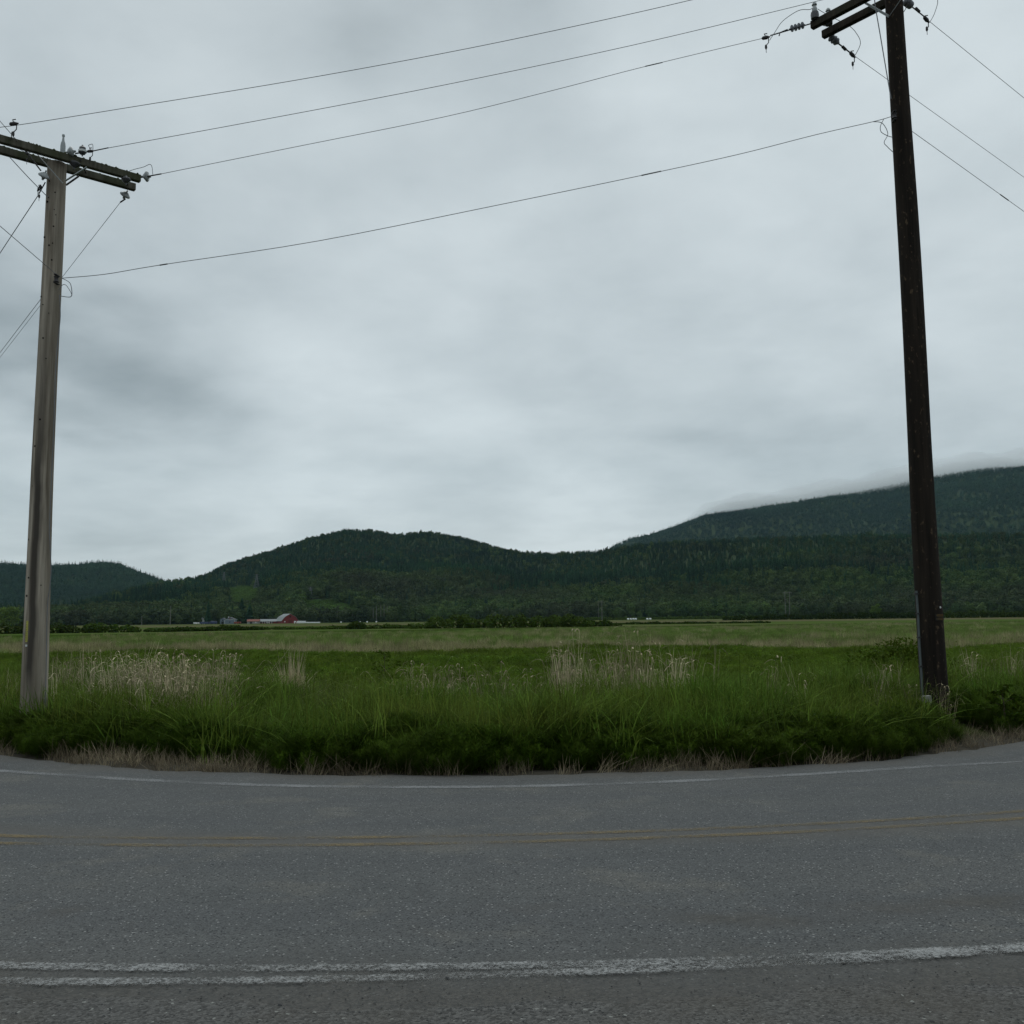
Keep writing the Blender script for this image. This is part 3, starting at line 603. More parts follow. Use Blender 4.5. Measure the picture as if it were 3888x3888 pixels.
hedge(3560, 4000, 560, 560, [3.6, 3.4, 3.6, 3.4], 'long far hedge right of the dark pole', 90, leaf=.4)

# ------------------------------------------------------------------ roadside vegetation
def polar_pts(n, q0, q1, a0=-1.2, a1=1.2, dens=None):
    x = nr.uniform(-17, 17, n * 6); y = nr.uniform(10.5, 26, n * 6); q = 11.05 - rho(x, y); k = (q > q0) & (q < q1) & (np.abs(x) < .62 * y + 1); x, y, q = x[k][:n], y[k][:n], q[k][:n]
    return x, y, q
def ground_pts(x, y): return np.stack([x, y, gz(x, y) - .02], 1)
def fnoise(x, y, s, k): return .5 + .5 * lump(np.asarray(x), np.asarray(y), s, k)
HT = [proto('horsetail_form', quads_mesh('horsetail_form', horsetail_q(9, .28, .52, .17)), MT['horsetail']) for i in range(4)]
GR = [proto('grass_form', quads_mesh('grass_form', blades(30, .35, .9, .16, .017, .42, 5, .9)), MT['grass']) for i in range(5)]
DR = [proto('dry_grass_form', quads_mesh('dry_grass_form', blades(16, .35, .95, .14, .010, .40, 4, .9)), MT['dry']) for i in range(4)]
ST = [proto('stubble_form', quads_mesh('stubble_form', blades(22, .06, .26, .12, .005, .55, 2, .3)), MT['stubble']) for i in range(3)]
WD = [proto('weed_form', quads_mesh('weed_form', np.concatenate([horsetail_q(10, .25, .5, .3, .18), leaf_q([(0, 0, .2)], [(.34, .34, .22)], 90, .035, .2, .2)])), MT['weed']) for i in range(3)]
FG = [proto('field_grass_form', quads_mesh('field_grass_form', blades(60, .25, .6, .6, .02, .3, 2)), MT['fieldgrass']) for i in range(3)]
FT = [proto('seeding_grass_form', quads_mesh('seeding_grass_form', blades(55, .4, .85, .6, .02, .25, 2)), MT['fieldtan']) for i in range(3)]
def rz_(n): return nr.uniform(0, 6.283, n)
x, y, q = polar_pts(11000, -.1, 2.9); left = np.clip(-x / 6, 0, 1)
lo = .06 + .30 * ss(.2, .9, left) * (1 - ss(.9, 1.25, -x / 6)) + .16 * np.sin(x * 1.1) + .12 * np.sin(x * 3.3 + 1); hi = 1.75 + .5 * np.sin(x * .8 + 1) + .35 * np.sin(x * 2.1) + .7 * ss(5.2, 7.5, np.abs(x))
k = (q > lo) & (q < hi) & (nr.random(len(x)) < .75 + .3 * fnoise(x, y, .25, 2)); k &= ~((np.abs(x - 6.85) < .50) & (y > 13.9) & (y < 16.5))
x, y, q = x[k], y[k], q[k]; s = (.42 + .85 * fnoise(x, y, .42, 5)) * ss(.1, .8, q - lo[k] + .25) * .5 + .55
scatter('horsetail', ground_pts(x, y), rz_(len(x)), s * nr.uniform(.8, 1.15, len(x)), HT, None, 'dark feathery horsetail growing along the road edge', 'ground cover', .1)
x, y, q = polar_pts(11500, .7, 8.2); k = nr.random(len(x)) < .22 + .8 * ss(1.0, 2.0, q) - .35 * ss(5.5, 8, q); x, y, q = x[k], y[k], q[k]
ht = (.55 + .75 * fnoise(x, y, .8, 1)) * (1 - .25 * ss(4.5, 8, q)); ht *= 1 - .35 * ss(1.2, .2, np.abs(x + 3.2)) 
TG = [proto('tall_grass_form', quads_mesh('tall_grass_form', np.concatenate([blades(12, .6, 1.1, .15, .019, .38, 5, 1.0), reed_q(3, .9, 1.3, .12, .10)])), MT['grass']) for i in range(4)]
k = ~((np.abs(x - 6.9) < .75) & (y > 13.8) & (y < 16.6)); x, y, ht = x[k], y[k], ht[k]
scatter('verge_grass', ground_pts(x, y), rz_(len(x)), ht, GR, None, 'tall fresh green grass on the verge between the two poles', 'grass', .08)
x, y, q = polar_pts(2600, .35, 8.2); k = nr.random(len(x)) < .2 + .8 * (fnoise(x, y, .8, 4) > .5); k &= ~((np.abs(x - 6.95) < .8) & (y > 14) & (y < 16.6)); x, y = x[k], y[k]
scatter('tall_grass', ground_pts(x, y), rz_(len(x)), nr.uniform(.6, 1.05, len(x)), TG, None, 'taller seeding green grass stems rising above the verge', 'grass', .1)
x, y, q = polar_pts(4200, -.22, .55); k = nr.random(len(x)) < .4 + .6 * (fnoise(x, y, .5, 3) > .5); x, y = x[k], y[k]
scatter('stubble', ground_pts(x, y), rz_(len(x)), nr.uniform(.6, 1.2, len(x)), ST, None, 'brown mown stubble and dead stalks at the edge of the asphalt', 'dead grass', .15)
def field_pts(n, y0, y1, wx=.62):
    y = np.sqrt(nr.uniform(y0 ** 2, y1 ** 2, n)); x = nr.uniform(-1, 1, n) * wx * y; return x, y
x, y = field_pts(15000, 17.5, 66); q = 11.05 - rho(x, y); k = (q > 6.2) & (y < 62 + 5 * np.sin(x * .21) - .06 * x); x, y = x[k], y[k]
scatter('weed_cover', ground_pts(x, y), rz_(len(x)), nr.uniform(.7, 1.2, len(x)) * (.85 + .5 * fnoise(x, y, 2.2, 6)), WD, None, 'low dark green weeds covering the ditch side of the field', 'ground cover', .1)
x, y = field_pts(15000, 58, 230); k = y - .4 * x < 192 + 8 * np.sin(x * .09); x, y = x[k], y[k]; yy = y + .22 * x; tan = (ss(58, 66, yy) * (1 - ss(76, 90, yy))) * .85 + .06 + .3 * (fnoise(x, y, 14, 2) > .72); k = nr.random(len(x)) < tan
scatter('seeding_grass', ground_pts(x[k], y[k]), rz_(k.sum()), nr.uniform(.7, 1.15, k.sum()), FT, None, 'pale seeding grass across the nearer edge of the hay field', 'grass', .05)
k = ~k; scatter('field_grass', ground_pts(x[k], y[k]), rz_(k.sum()), nr.uniform(.7, 1.1, k.sum()), FG, None, 'green hay grass in the middle of the field', 'grass', .05)
def patch(name, label, n, u0, u1, y0, y1, s0, s1, forms, cat='dead grass', tilt=.12):
    u = nr.uniform(u0, u1, n); y = nr.uniform(y0, y1, n); c = nr.normal(0, 1, n)
    x = np.array([aty(a, 2400, b)[0] for a, b in zip(u, y)]); k = nr.random(n) < .16 + .84 * (fnoise(x, y, .34, 7) > .52); x, y = x[k], y[k]
    return scatter(name, ground_pts(x, y), rz_(len(x)), nr.uniform(s0, s1, len(x)), forms, None, label, cat, tilt)
RD = [proto('reed_form', quads_mesh('reed_form', reed_q(9, .7, 1.35, .15, .12)), MT['dry']) for i in range(4)]
RL = [proto('fallen_reed_form', quads_mesh('fallen_reed_form', reed_q(10, .5, 1.1, .18, .45)), MT['dry']) for i in range(4)]
MT['thatch'] = veg('dead_thatch_leaf', (.07, .055, .035), (.13, .105, .07), .2, (.06, .06, .025))
BT = [proto('thatch_form', quads_mesh('thatch_form', blades(26, .3, .8, .2, .007, .7, 4, .9)), MT['thatch']) for i in range(3)]
BL = [proto('broadleaf_weed_form', quads_mesh('broadleaf_weed_form', leaf_q([(0, 0, .18), (.08, .05, .34), (-.07, .03, .28)], [(.2, .2, .14), (.12, .12, .14), (.12, .12, .12)], 80, .034, .25, .3)), MT['horsetail']) for i in range(4)]
x, y, q = polar_pts(420, .3, 5.5); k = nr.random(len(x)) < .1 + .35 * (fnoise(x, y, .6, 9) > .6); x, y = x[k], y[k]
scatter('broadleaf_weeds', ground_pts(x, y), rz_(len(x)), nr.uniform(.7, 1.4, len(x)), BL, None, 'scattered leafy weeds among the grass and horsetail of the verge', 'ground cover', .15)
patch('reed_patch', 'standing pale dead reed stalks right of centre on the verge', 115, 2090, 2720, 16.2, 19, .75, 1.25, RD)
patch('reed_patch', 'tangled fallen pale reeds in the middle of the verge', 110, 1560, 2060, 15.6, 18.6, .65, 1.05, RL + DR[:1])
patch('dry_grass_patch', 'broad swath of matted pale dead grass right of the grey pole', 420, 470, 900, 15.4, 20, .75, 1.2, DR + RL)
patch('dry_grass_patch', 'thin pale grass tops just right of the grey pole', 240, 180, 600, 16.8, 22, .75, 1.2, DR + RD[:2])
patch('dry_grass_patch', 'pale dead grass at far left behind the grey pole', 110, -80, 90, 16.5, 22, .7, 1.1, DR)
patch('dry_grass_patch', 'pale dead grass at right edge beyond the dark pole', 90, 3640, 3960, 17.5, 22, .7, 1.15, DR + RD[:1])
patch('dry_grass_patch', 'scattered dry stalks left of the dark pole', 22, 2800, 3480, 15.2, 18.5, .7, 1.0, RD)
patch('dead_thatch', 'brown matted dead growth in the ditch left of centre', 160, 850, 1450, 15.5, 20, .7, 1.1, BT)
patch('dry_grass_patch', 'dry grass stalks in front of the dark pole base', 12, 3440, 3590, 15.0, 15.9, .45, .75, RD)

# ------------------------------------------------------------------ single plants
MT['straw'] = veg('straw_leaf', (.46, .385, .25), (.62, .53, .37), .25, (.50, .42, .28), 1.)
p = aty(1108, 2500, 19.2); b = np.array([p[0], 19.2, gz(p[0], 19.2)])
o = link('dry_grass_tussock', quads_mesh('dry_grass_tussock', np.concatenate([blades(330, .5, 1.05, .24, .016, .16, 4, .6), blades(30, 1.1, 1.5, .14, .012, .08, 4, .4), blades(170, .3, .8, .34, .015, .55)])), MT['straw'], None, b.tolist()); tag(o, 'upright pale dead grass tussock by itself left of the sapling', 'grass tussock')
def sapling(u, y, h, rad, n, label, name='sapling', m='weed', leaf=.032):
    p = aty(u, 2400, y); b = np.array([p[0], y, float(gz(p[0], y))]); t = thing(name, b, label, 'sapling'); mb = MB(); C = []; R = []
    mb.tube([b, b + [.02, 0, h * .5], b + [-.01, 0, h]], [.012, .009, .003], 6)
    for k in range(n):
        a = k * 2.4; z = h * (.2 + .72 * k / n); L_ = rad * (1.1 - .75 * k / n) * rnd.uniform(.7, 1.1); e_ = b + [L_ * math.cos(a), L_ * math.sin(a), z + L_ * .55]
        mb.tube([b + [0, 0, z], e_], [.006, .002], 5)
        for f_ in (.45, .75, 1.0): C.append(b + (np.array([0, 0, z])) * (1 - f_) + (e_ - b) * f_); R.append((.09, .09, .07))
    mb.build('stem', MT['bark'], t); q = leaf_q(C, R, len(C) * 9, leaf, .1, .2) - b; o = link('foliage', quads_mesh('foliage', q), MT[m], t); return t
sapling(1459, 23, 1.75, .6, 13, 'young leafy sapling standing in the weeds left of centre')
sapling(3790, 15.2, .75, .35, 9, 'yellow-green leafy weed at right edge beside the dark pole', 'leafy_weed', 'horsetail', .045)
def bramble(u, y, C, R, n, label):
    p = aty(u, 2400, y); b = np.array([p[0], y, float(gz(p[0], y))])
    o = link('bramble_bush', quads_mesh('bramble_bush', leaf_q(C, R, n, .034, .3, .45)), MT['weed'], None, b.tolist()); tag(o, label, 'bush')
bramble(3390, 21, [(0, 0, .6), (-.55, .2, .55), (.6, .1, .5), (.15, -.2, .8), (1.1, .3, .5)], [(.7, .6, .7), (.55, .5, .55), (.6, .5, .55), (.5, .5, .5), (.5, .5, .45)], 5000, 'leafy bramble bush just left of the dark pole')

# ------------------------------------------------------------------ utility poles
AXL = np.array([.757, .654, 0]); AXR = np.array([-.655, .756, 0])
def disc_insulator(mb, c, ax, r=.075, n=1, step=.05):
    ax = np.array(ax, float); ax /= np.linalg.norm(ax); c = np.array(c, float) - ax * step * (n - 1) / 2
    pr = [(-.07 - 0, .012)]
    for k in range(n):
        o_ = k * step; pr += [(o_ - .045, .025), (o_ - .02, r * .55), (o_ + .0, r), (o_ + .012, r), (o_ + .016, r * .6), (o_ + .03, .022)]
    pr += [((n - 1) * step + .07, .012)]
    mb.lathe(c, ax, pr, 16)
def bell(mb, c, ax, r=.095):
    ax = np.array(ax, float); mb.lathe(c, ax, [(-.09, .012), (-.055, .014), (-.05, .032), (-.03, .055), (-.012, r * .8), (.006, r), (.022, r), (.034, r * .86), (.038, r * .5), (.05, .026), (.085, .013)], 18)
def pole_shaft(px, py, prof, n=20):
    mb = MB(); zs = [p[0] for p in prof]; rs = [p[1] for p in prof]
    Z = np.concatenate([np.arange(zs[0], zs[-1], .35), [zs[-1]]]); 
    vs = []; ph = [rnd.uniform(0, 6.28) for _ in range(6)]
    for z in Z:
        r_ = np.interp(z, zs, rs)
        for k in range(n):
            a = 2 * math.pi * k / n; w_ = 1 + .012 * math.sin(3 * a + ph[0] + z * .3) + .012 * math.sin(2 * a + z * .5 + ph[1]) + .006 * math.sin(7 * a + ph[2])
            vs.append((px + .012 * math.sin(z * .7 + ph[3]) + r_ * w_ * math.cos(a), py + r_ * w_ * math.sin(a), z))
    m = len(Z); fs = [(i * n + k, i * n + (k + 1) % n, (i + 1) * n + (k + 1) % n, (i + 1) * n + k) for i in range(m - 1) for k in range(n)] + [tuple((m - 1) * n + k for k in range(n))]
    return mb.add(vs, fs)
def spline(pts, n=6):
    P = [np.array(p, float) for p in pts]; out = []
    for i in range(len(P) - 1):
        a, b, c, d = P[max(i - 1, 0)], P[i], P[i + 1], P[min(i + 2, len(P) - 1)]
        for k in range(n):
            t = k / n; out.append(.5 * ((2 * b) + (c - a) * t + (2 * a - 5 * b + 4 * c - d) * t * t + (3 * b - a - 3 * c + d) * t ** 3))
    return out + [P[-1]]
def jumper(parent, pts, y, r=.006, name='jumper_wire'):
    ys = y if hasattr(y, '__len__') else [y] * len(pts); MB().tube(spline([aty(a, b, c) for (a, b), c in zip(pts, ys)]), r, 6).build(name, MT['wire'], parent, smooth=True)
def clamp(mb, c, d, s=1.):
    c = np.array(c, float); d = np.array(d, float); d /= np.linalg.norm(d); dn = np.array([0, 0, -1.0])
    mb.lathe(c - d * .07 * s, d, [(0, .012 * s), (.02 * s, .03 * s), (.09 * s, .034 * s), (.13 * s, .016 * s), (.15 * s, .010 * s)], 8); mb.tube([c + [0, 0, .02 * s], c + [-.02 * s, 0, .07 * s], c + [.03 * s, 0, .075 * s]], .009 * s, 6); mb.tube([c + d * .05 * s, c + d * .05 * s + dn * .1 * s, c + dn * .15 * s, c - d * .01 + dn * .2 * s], .008 * s, 6)
    mb.lathe(c + dn * .13 * s, dn, [(0, .008 * s), (.015 * s, .02 * s), (.06 * s, .022 * s), (.09 * s, .007 * s)], 8); mb.tube([c + dn * .22 * s, c + dn * .28 * s], .005 * s, 5)
def arm(parent, c, ax, half, wd, ht, m, name='crossarm'):
    c = np.array(c, float); o = MB().bar(c - ax * half, c + ax * half, wd, ht).build(name, m, parent, bevel=.012); return o
def moss_lumps(parent, c, ax, half, wd, ht, n):
    mb = MB()
    for _ in range(n):
        t = rnd.uniform(-half, half); s = rnd.uniform(.008, .030); sd_ = np.cross(ax, [0, 0, 1]); p = np.array(c) + ax * t + np.array([0, 0, ht / 2]) + sd_ * rnd.uniform(-.5, .5) * wd
        mb.lathe(p - [0, 0, s * .4], (0, 0, 1), [(0, s), (s * .6, s * .85), (s * 1.1, s * .3)], 6)
    mb.build('moss', MT['moss'], parent, smooth=True)['kind'] = 'stuff'
def holes(parent, px, py, prof, spots):
    for u, v_ in spots:
        mb = MB(); p = aty(u, v_, py); z = p[2]; r_ = np.interp(z, [a[0] for a in prof], [a[1] for a in prof]); dx = np.clip((p[0] - px) / r_, -.93, .93); q_ = np.array([px + r_ * dx, py - r_ * math.sqrt(1 - dx * dx), z]); nrm = np.array([dx, -math.sqrt(1 - dx * dx), 0])
        s = rnd.uniform(.009, .02); mb.lathe(q_ - nrm * .01, nrm, [(0, s), (.016, s * .9)], 7); mb.build('bolt_hole', MT['knot'], parent)
def onface(px, py, prof, u, v_, out=.004):
    p = aty(u, v_, py); z = p[2]; r_ = np.interp(z, [a[0] for a in prof], [a[1] for a in prof]); p = aty(u, v_, py - r_ * .8); z = p[2]; dx = float(np.clip((p[0] - px) / r_, -.97, .97)); nrm = np.array([dx, -math.sqrt(1 - dx * dx), 0]); return np.array([px, py, z]) + nrm * (r_ + out), nrm
def text_mesh(txt, size, name, m, parent, pos, nrm, vertical=False):
    cu = bpy.data.curves.new('t', 'FONT'); cu.body = txt; cu.size = size; cu.align_x = 'CENTER'; cu.align_y = 'CENTER'; cu.extrude = .0008
    tmp = bpy.data.objects.new('t', cu); COL.objects.link(tmp); dg = bpy.context.evaluated_depsgraph_get(); me = bpy.data.meshes.new_from_object(tmp.evaluated_get(dg)); bpy.data.objects.remove(tmp)
    xr = np.cross([0, 0, 1.0], nrm); up = np.array([0, 0, 1.0]); 
    V = np.array([v.co for v in me.vertices]); W = pos - WL[parent.name] + V[:, :1] * xr + V[:, 1:2] * up + V[:, 2:3] * np.array(nrm); me.vertices.foreach_set('co', W.astype(np.float32).ravel()); me.update()
    me.materials.clear(); o = link(name, me, m, parent); WL[o.name] = WL[parent.name]; return o

# --- grey pole on the left
LX, LY = -7.735, 15.8; LPROF = [(-.5, .215), (0, .21), (.6, .204), (1.05, .2), (3.2, .176), (5.8, .16), (9.42, .152)]
LP = thing('utility_pole', (LX, LY, float(gz(LX, LY))), 'weathered grey wooden utility pole with mossy double crossarms at left', 'utility pole')
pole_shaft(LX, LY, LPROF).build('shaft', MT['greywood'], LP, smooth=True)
# long dark weather stain down the middle of the face
def stain(parent, px, py, prof, z0, z1, a0, a1, m):
    Z = np.linspace(z0, z1, 40); A = np.linspace(a0, a1, 7); vs = []; 
    for i, z in enumerate(Z):
        r_ = np.interp(z, [p[0] for p in prof], [p[1] for p in prof]) * 1.012 + .004; sh = math.sin(z * .9) * .06; nw = .75 + .25 * math.sin(z * 1.7)
        for a in A: am = (a0 + a1) / 2; aa = am + (a - am) * nw + sh; vs.append((px + .0 + r_ * math.sin(aa), py - r_ * math.cos(aa), z))
    n = len(A); MB().add(vs, [(i * n + k, i * n + k + 1, (i + 1) * n + k + 1, (i + 1) * n + k) for i in range(39) for k in range(n - 1)]).build('stain', m, parent, smooth=True)
arm(LP, (-7.62, 15.565, 9.46), AXL, 1.40, .10, .13, MT['armwood']); arm(LP, (-7.832, 16.03, 9.50), AXL, 1.34, .10, .13, MT['armwood'])
a1 = LP.children[-2]; a2 = LP.children[-1]
WL[a1.name] = WL[a2.name] = WL[LP.name]
moss_lumps(a1, (-7.62, 15.565, 9.46), AXL, 1.38, .1, .13, 90); moss_lumps(a2, (-7.832, 16.03, 9.50), AXL, 1.3, .1, .13, 80)
for (p0, p1, ys, m_) in [((135, 578), (239, 696), (15.42, 15.6), 'galv'), ((330, 635), (249, 686), (15.72, 15.6), 'galv'), ((299, 669), (252, 702), (16.1, 15.9), 'rust')]:
    MB().bar(aty(*p0, ys[0]), aty(*p1, ys[1]), .012, .035, (0, 1, 0)).build('brace', MT[m_], LP)
MB().bar((-7.3, 15.75, 9.46), (-7.45, 16.3, 9.5), .02, .02).build('spacer_bolt', MT['rust'], LP)
MB().bar((-6.72, 16.33, 9.44), (-6.95, 16.88, 9.5), .02, .02).build('spacer_bolt', MT['rust'], LP)
# pole-top pin
b = aty(238, 586, 15.85); MB().lathe(b, (0, 0, 1), [(0, .043), (.14, .043), (.2, .036), (.24, .022), (.27, .018), (.32, .016), (.325, .024), (.355, .022)], 14).build('pole_top_pin', MT['galv'], LP, smooth=True)
for (uv, yy_, ax, r_, m_) in [((269, 576), 15.66, (.9, .1, .15), .075, 'porcelain'), ((284, 625), 15.75, (.1, .1, 1), .085, 'darkporcelain'), ((555, 670), 16.55, (1, .05, -.05), .085, 'porcelain'), ((479, 684), 16.25, (0, 0, 1), .075, 'darkporcelain'), ((476, 739), 16.9, (-.6, .35, -.75), .085, 'porcelain'), ((168, 666), 15.5, (-.5, .3, -.85), .085, 'porcelain')]:
    mb = MB(); bell(mb, aty(*uv, yy_), ax, r_ * 1.1); mb.build('insulator', MT[m_], LP, smooth=True)
b = aty(313, 574, 15.7); mb = MB(); mb.lathe(b - [0, 0, .09], (0, 0, 1), [(0, .012), (.03, .012), (.035, .04), (.07, .066), (.1, .066), (.13, .05), (.15, .055), (.17, .03), (.2, .012)], 14); mb.build('fuse_cap', MT['darkporcelain'], LP, smooth=True)
mb = MB(); mb.lathe(b - [0, 0, .02], (0, 0, 1), [(0, .068), (.035, .068)], 14); mb.build('pale_band', MT['whitetag'], LP, smooth=True)
def hw(parent, pts, r, name='link_rod'): MB().tube(pts, r, 6).build(name, MT['rust'], parent, smooth=True)
def clamp_part(parent, c, d, s_): mb = MB(); clamp(mb, c, d, s_); mb.build('line_clamp', MT['rust'], parent)
for c_, d_, s_ in [(aty(343, 574, 15.75), (1, 0, .1), .8), (aty(52, 470, 15.0), (1, 0, .1), 1.0), (aty(103, 582, 15.5), (.5, 0, -.5), .7), (aty(150, 715, 15.6), (-.4, 0, -.6), .8)]: clamp_part(LP, c_, d_, s_)
hw(LP, [aty(285, 583, 15.7), aty(343, 575, 15.75)], .012); hw(LP, [aty(103, 580, 15.5), aty(155, 648, 15.5)], .013); hw(LP, [aty(172, 692, 15.55), aty(148, 735, 15.65)], .011); hw(LP, [aty(476, 755, 16.95), aty(457, 768, 17.0)], .014); hw(LP, [aty(535, 674, 16.5), aty(613, 660, 16.52)], .011)
hw(LP, [aty(45, 500, 15.0), aty(42, 530, 15.05)], .006)
jumper(LP, [(487, 651), (510, 643), (545, 634), (568, 624), (577, 634), (580, 662)], [16.4, 16.42, 16.45, 16.48, 16.5, 16.5], .005)
jumper(LP, [(345, 565), (336, 553), (345, 548), (352, 549), (353, 570)], 15.75, .005); jumper(LP, [(36, 596), (110, 676), (182, 749)], [15.3, 15.4, 15.55], .007); jumper(LP, [(58, 555), (80, 570), (103, 580), (125, 577)], 15.45, .005)
jumper(LP, [(235, 1056), (264, 1073), (272, 1098), (272, 1122), (261, 1128), (230, 1124)], 15.62, .006); jumper(LP, [(222, 1102), (236, 1083), (251, 1083), (269, 1110), (273, 1122)], 15.62, .005)
jumper(LP, [(226, 1120), (229, 1200), (221, 1280), (211, 1400), (205, 1600), (194, 1850), (188, 2000), (190, 2067), (194, 2155), (190, 2222), (181, 2290), (178, 2370), (176, 2500), (172, 2680)], 15.72, .007, 'ground_wire')
mb = MB(); c_ = aty(214, 1060, 15.62); mb.lathe(c_ - [0, 0, .05], (0, 0, 1), [(0, .02), (.005, .045), (.035, .03), (.065, .03), (.095, .045), (.1, .02)], 12); mb.bar(c_ + [0, .08, .07], c_ + [0, -.06, .07], .05, .01); mb.bar(c_ + [0, .08, -.07], c_ + [0, -.06, -.07], .05, .01); mb.build('spool_bracket', MT['rust'], LP, smooth=True)
holes(LP, LX, LY, LPROF, [(u / 1.9325, 400 + v_ / 1.9325) for u, v_ in [(432, 665), (386, 703), (376, 733), (426, 790), (351, 988), (415, 1035), (392, 1052), (409, 1157), (421, 912), (326, 1420), (347, 1483), (389, 1545), (350, 1727), (370, 1875), (436, 826), (392, 583)]] + [(124, 2051), (172, 2223), (120, 2263), (128, 2195), (150, 1700), (170, 1600), (140, 1850)])
for k_, (v0, v1) in enumerate([(2357, 2397), (2399, 2437)]):
    p0, n0 = onface(LX, LY, LPROF, 108 - 2.0 * k_, v0); p1, _ = onface(LX, LY, LPROF, 106 - 2.0 * k_, v1)
    tg = MB().bar(p0, p1, .040, .004, n0).build('number_strip', MT['yellowtag'], LP); WL[tg.name] = WL[LP.name]
    mb = MB()
    for j in range(4):
        f_ = (j + .6) / 4.3; c_ = p0 + (p1 - p0) * f_ + n0 * .0035; xr = np.cross([0, 0, 1.0], n0); mb.tube([c_ + xr * .009 * math.cos(a) + np.array([0, 0, .011]) * math.sin(a) for a in np.linspace(.5, 5.6, 9)], .0022, 5)
    mb.build('digits', MT['blacktag'], tg)
p0, n0 = onface(LX, LY, LPROF, 104, 2451); MB().box(p0, np.cross([0, 0, 1.0], n0) * .016, n0 * .004, (0, 0, .016)).build('nail_tag', MT['whitetag'], LP)
p0, n0 = onface(LX, LY, LPROF, 92, 2404); text_mesh('#2', .075, 'chalk_mark', simple('faded_chalk', (.22, .22, .2), .9), LP, p0, n0)

# --- dark pole on the right
RX, RY = 7.062, 16.5; RPROF = [(-.5, .235), (0, .228), (.35, .22), (2.2, .209), (4.5, .19), (8.7, .184), (12.7, .152), (13.3, .148)]
RP = thing('utility_pole', (RX, RY, float(gz(RX, RY))), 'dark brown creosoted utility pole with bare double crossarms at right', 'utility pole')
pole_shaft(RX, RY, RPROF).build('shaft', MT['darkwood'], RP, smooth=True)
arm(RP, (7.026, 16.285, 12.94), AXR, 1.72, .11, .15, MT['darkarm']); arm(RP, (7.20, 16.77, 12.95), AXR, 1.50, .11, .15, MT['darkarm'])
for p0, p1, ys in [((3284, 10), (3375, 62), (16.95, 16.38)), ((3420, -2), (3377, 60), (16.1, 16.3)), ((3457, 2), (3431, 46), (16.5, 16.6))]:
    MB().bar(aty(*p0, ys[0]), aty(*p1, ys[1]), .012, .045, (0, 1, 0)).build('brace', MT['galv' if p0[0] < 3430 else 'rust'], RP)
E1_ = np.array([5.897, 17.59, 12.94]); E2_ = np.array([6.22, 17.90, 12.95])
for (uv, yy_) in [((3094, 62), 17.45), ((3146, 84), 17.75)]:
    b = aty(*uv, yy_); mb = MB(); mb.lathe(b - [0, 0, .07], (0, 0, 1), [(0, .04), (.02, .075), (.1, .08), (.15, .072), (.16, .05)], 14); mb.build('pin_insulator', MT['darkporcelain'], RP, smooth=True)
    mb = MB(); mb.lathe(b + [0, 0, .09], (0, 0, 1), [(0, .05), (.05, .05), (.09, .045), (.10, .03), (.13, .028), (.14, .05), (.17, .045), (.2, .02)], 14); mb.build('insulator_cap', MT['porcelain'], RP, smooth=True)
mb = MB(); disc_insulator(mb, aty(3140, 88, 17.5), (0, 0, 1), .1); mb.build('insulator', MT['darkporcelain'], RP, smooth=True)
# strain strings
pa, pb = aty(3078, 90, 17.58), aty(2925, 135, 17.5); mb = MB(); ax_ = (pb - pa) / np.linalg.norm(pb - pa); mb.lathe(aty(3028, 102, 17.55) - ax_ * .16, ax_, [(0, .014)] + [q_ for k_ in range(4) for q_ in ((.045 + .075 * k_, .016), (.05 + .075 * k_, .066), (.058 + .075 * k_, .064), (.066 + .075 * k_, .016))] + [(.34, .014)], 14); mb.build('strain_insulator', MT['polymer'], RP, smooth=True)
hw(RP, [pa, pb], .012); hw(RP, [aty(2990, 112, 17.5), aty(2962, 124, 17.5), aty(2958, 136, 17.5)], .012, 'cotter'); clamp_part(RP, aty(2907, 143, 17.45), (1, 0, .2), 1.1)
pa, pb = aty(3148, 138, 17.9), aty(3228, 200, 18.0); hw(RP, [pa, pb], .014); clamp_part(RP, aty(3236, 208, 18.0), (.7, .3, -.5), 1.1); hw(RP, [aty(3198, 176, 17.95), aty(3212, 190, 17.98)], .03, 'turnbuckle')
pc1, pd1 = aty(3445, 12, 16.9), aty(3508, 62, 17.2); hw(RP, [pc1, pd1], .013); clamp_part(RP, aty(3517, 74, 17.3), (.7, .3, -.5), 1.1); hw(RP, [aty(3478, 32, 17.0), aty(3490, 44, 17.1)], .03, 'turnbuckle')
for c_, d_ in ((aty(3168, 152, 17.92), pb - pa), (aty(3450, 14, 16.92), pd1 - pc1)):
    mb = MB(); d_ = d_ / np.linalg.norm(d_); mb.lathe(c_ - d_ * .12, d_, [(0, .02), (.01, .05), (.03, .075), (.06, .078), (.075, .058), (.09, .075), (.125, .08), (.14, .06), (.155, .074), (.19, .07), (.21, .04), (.24, .015)], 16); mb.build('strain_insulator', MT['polymer'], RP, smooth=True)
jumper(RP, [(2922, 153), (2943, 121), (2973, 79), (3032, 40), (3075, 36), (3086, 27)], 17.45); jumper(RP, [(3105, 34), (3126, 47), (3173, 72), (3221, 96), (3250, 124), (3267, 165), (3242, 218)], [17.5, 17.6, 17.8, 17.9, 17.9, 17.95, 18])
jumper(RP, [(3560, -40), (3560, 0), (3559, 17), (3546, 56), (3531, 83)], 17.3); jumper(RP, [(3320, -30), (3323, 20), (3345, 150), (3383, 375)], [16.6, 16.6, 16.5, 16.35], .009, 'down_lead')
jumper(RP, [(3315, 462), (3350, 468), (3371, 507), (3357, 540), (3369, 557), (3390, 577)], 16.3, .006); jumper(RP, [(3355, 453), (3343, 479), (3346, 501), (3369, 515), (3388, 521)], 16.3, .006)
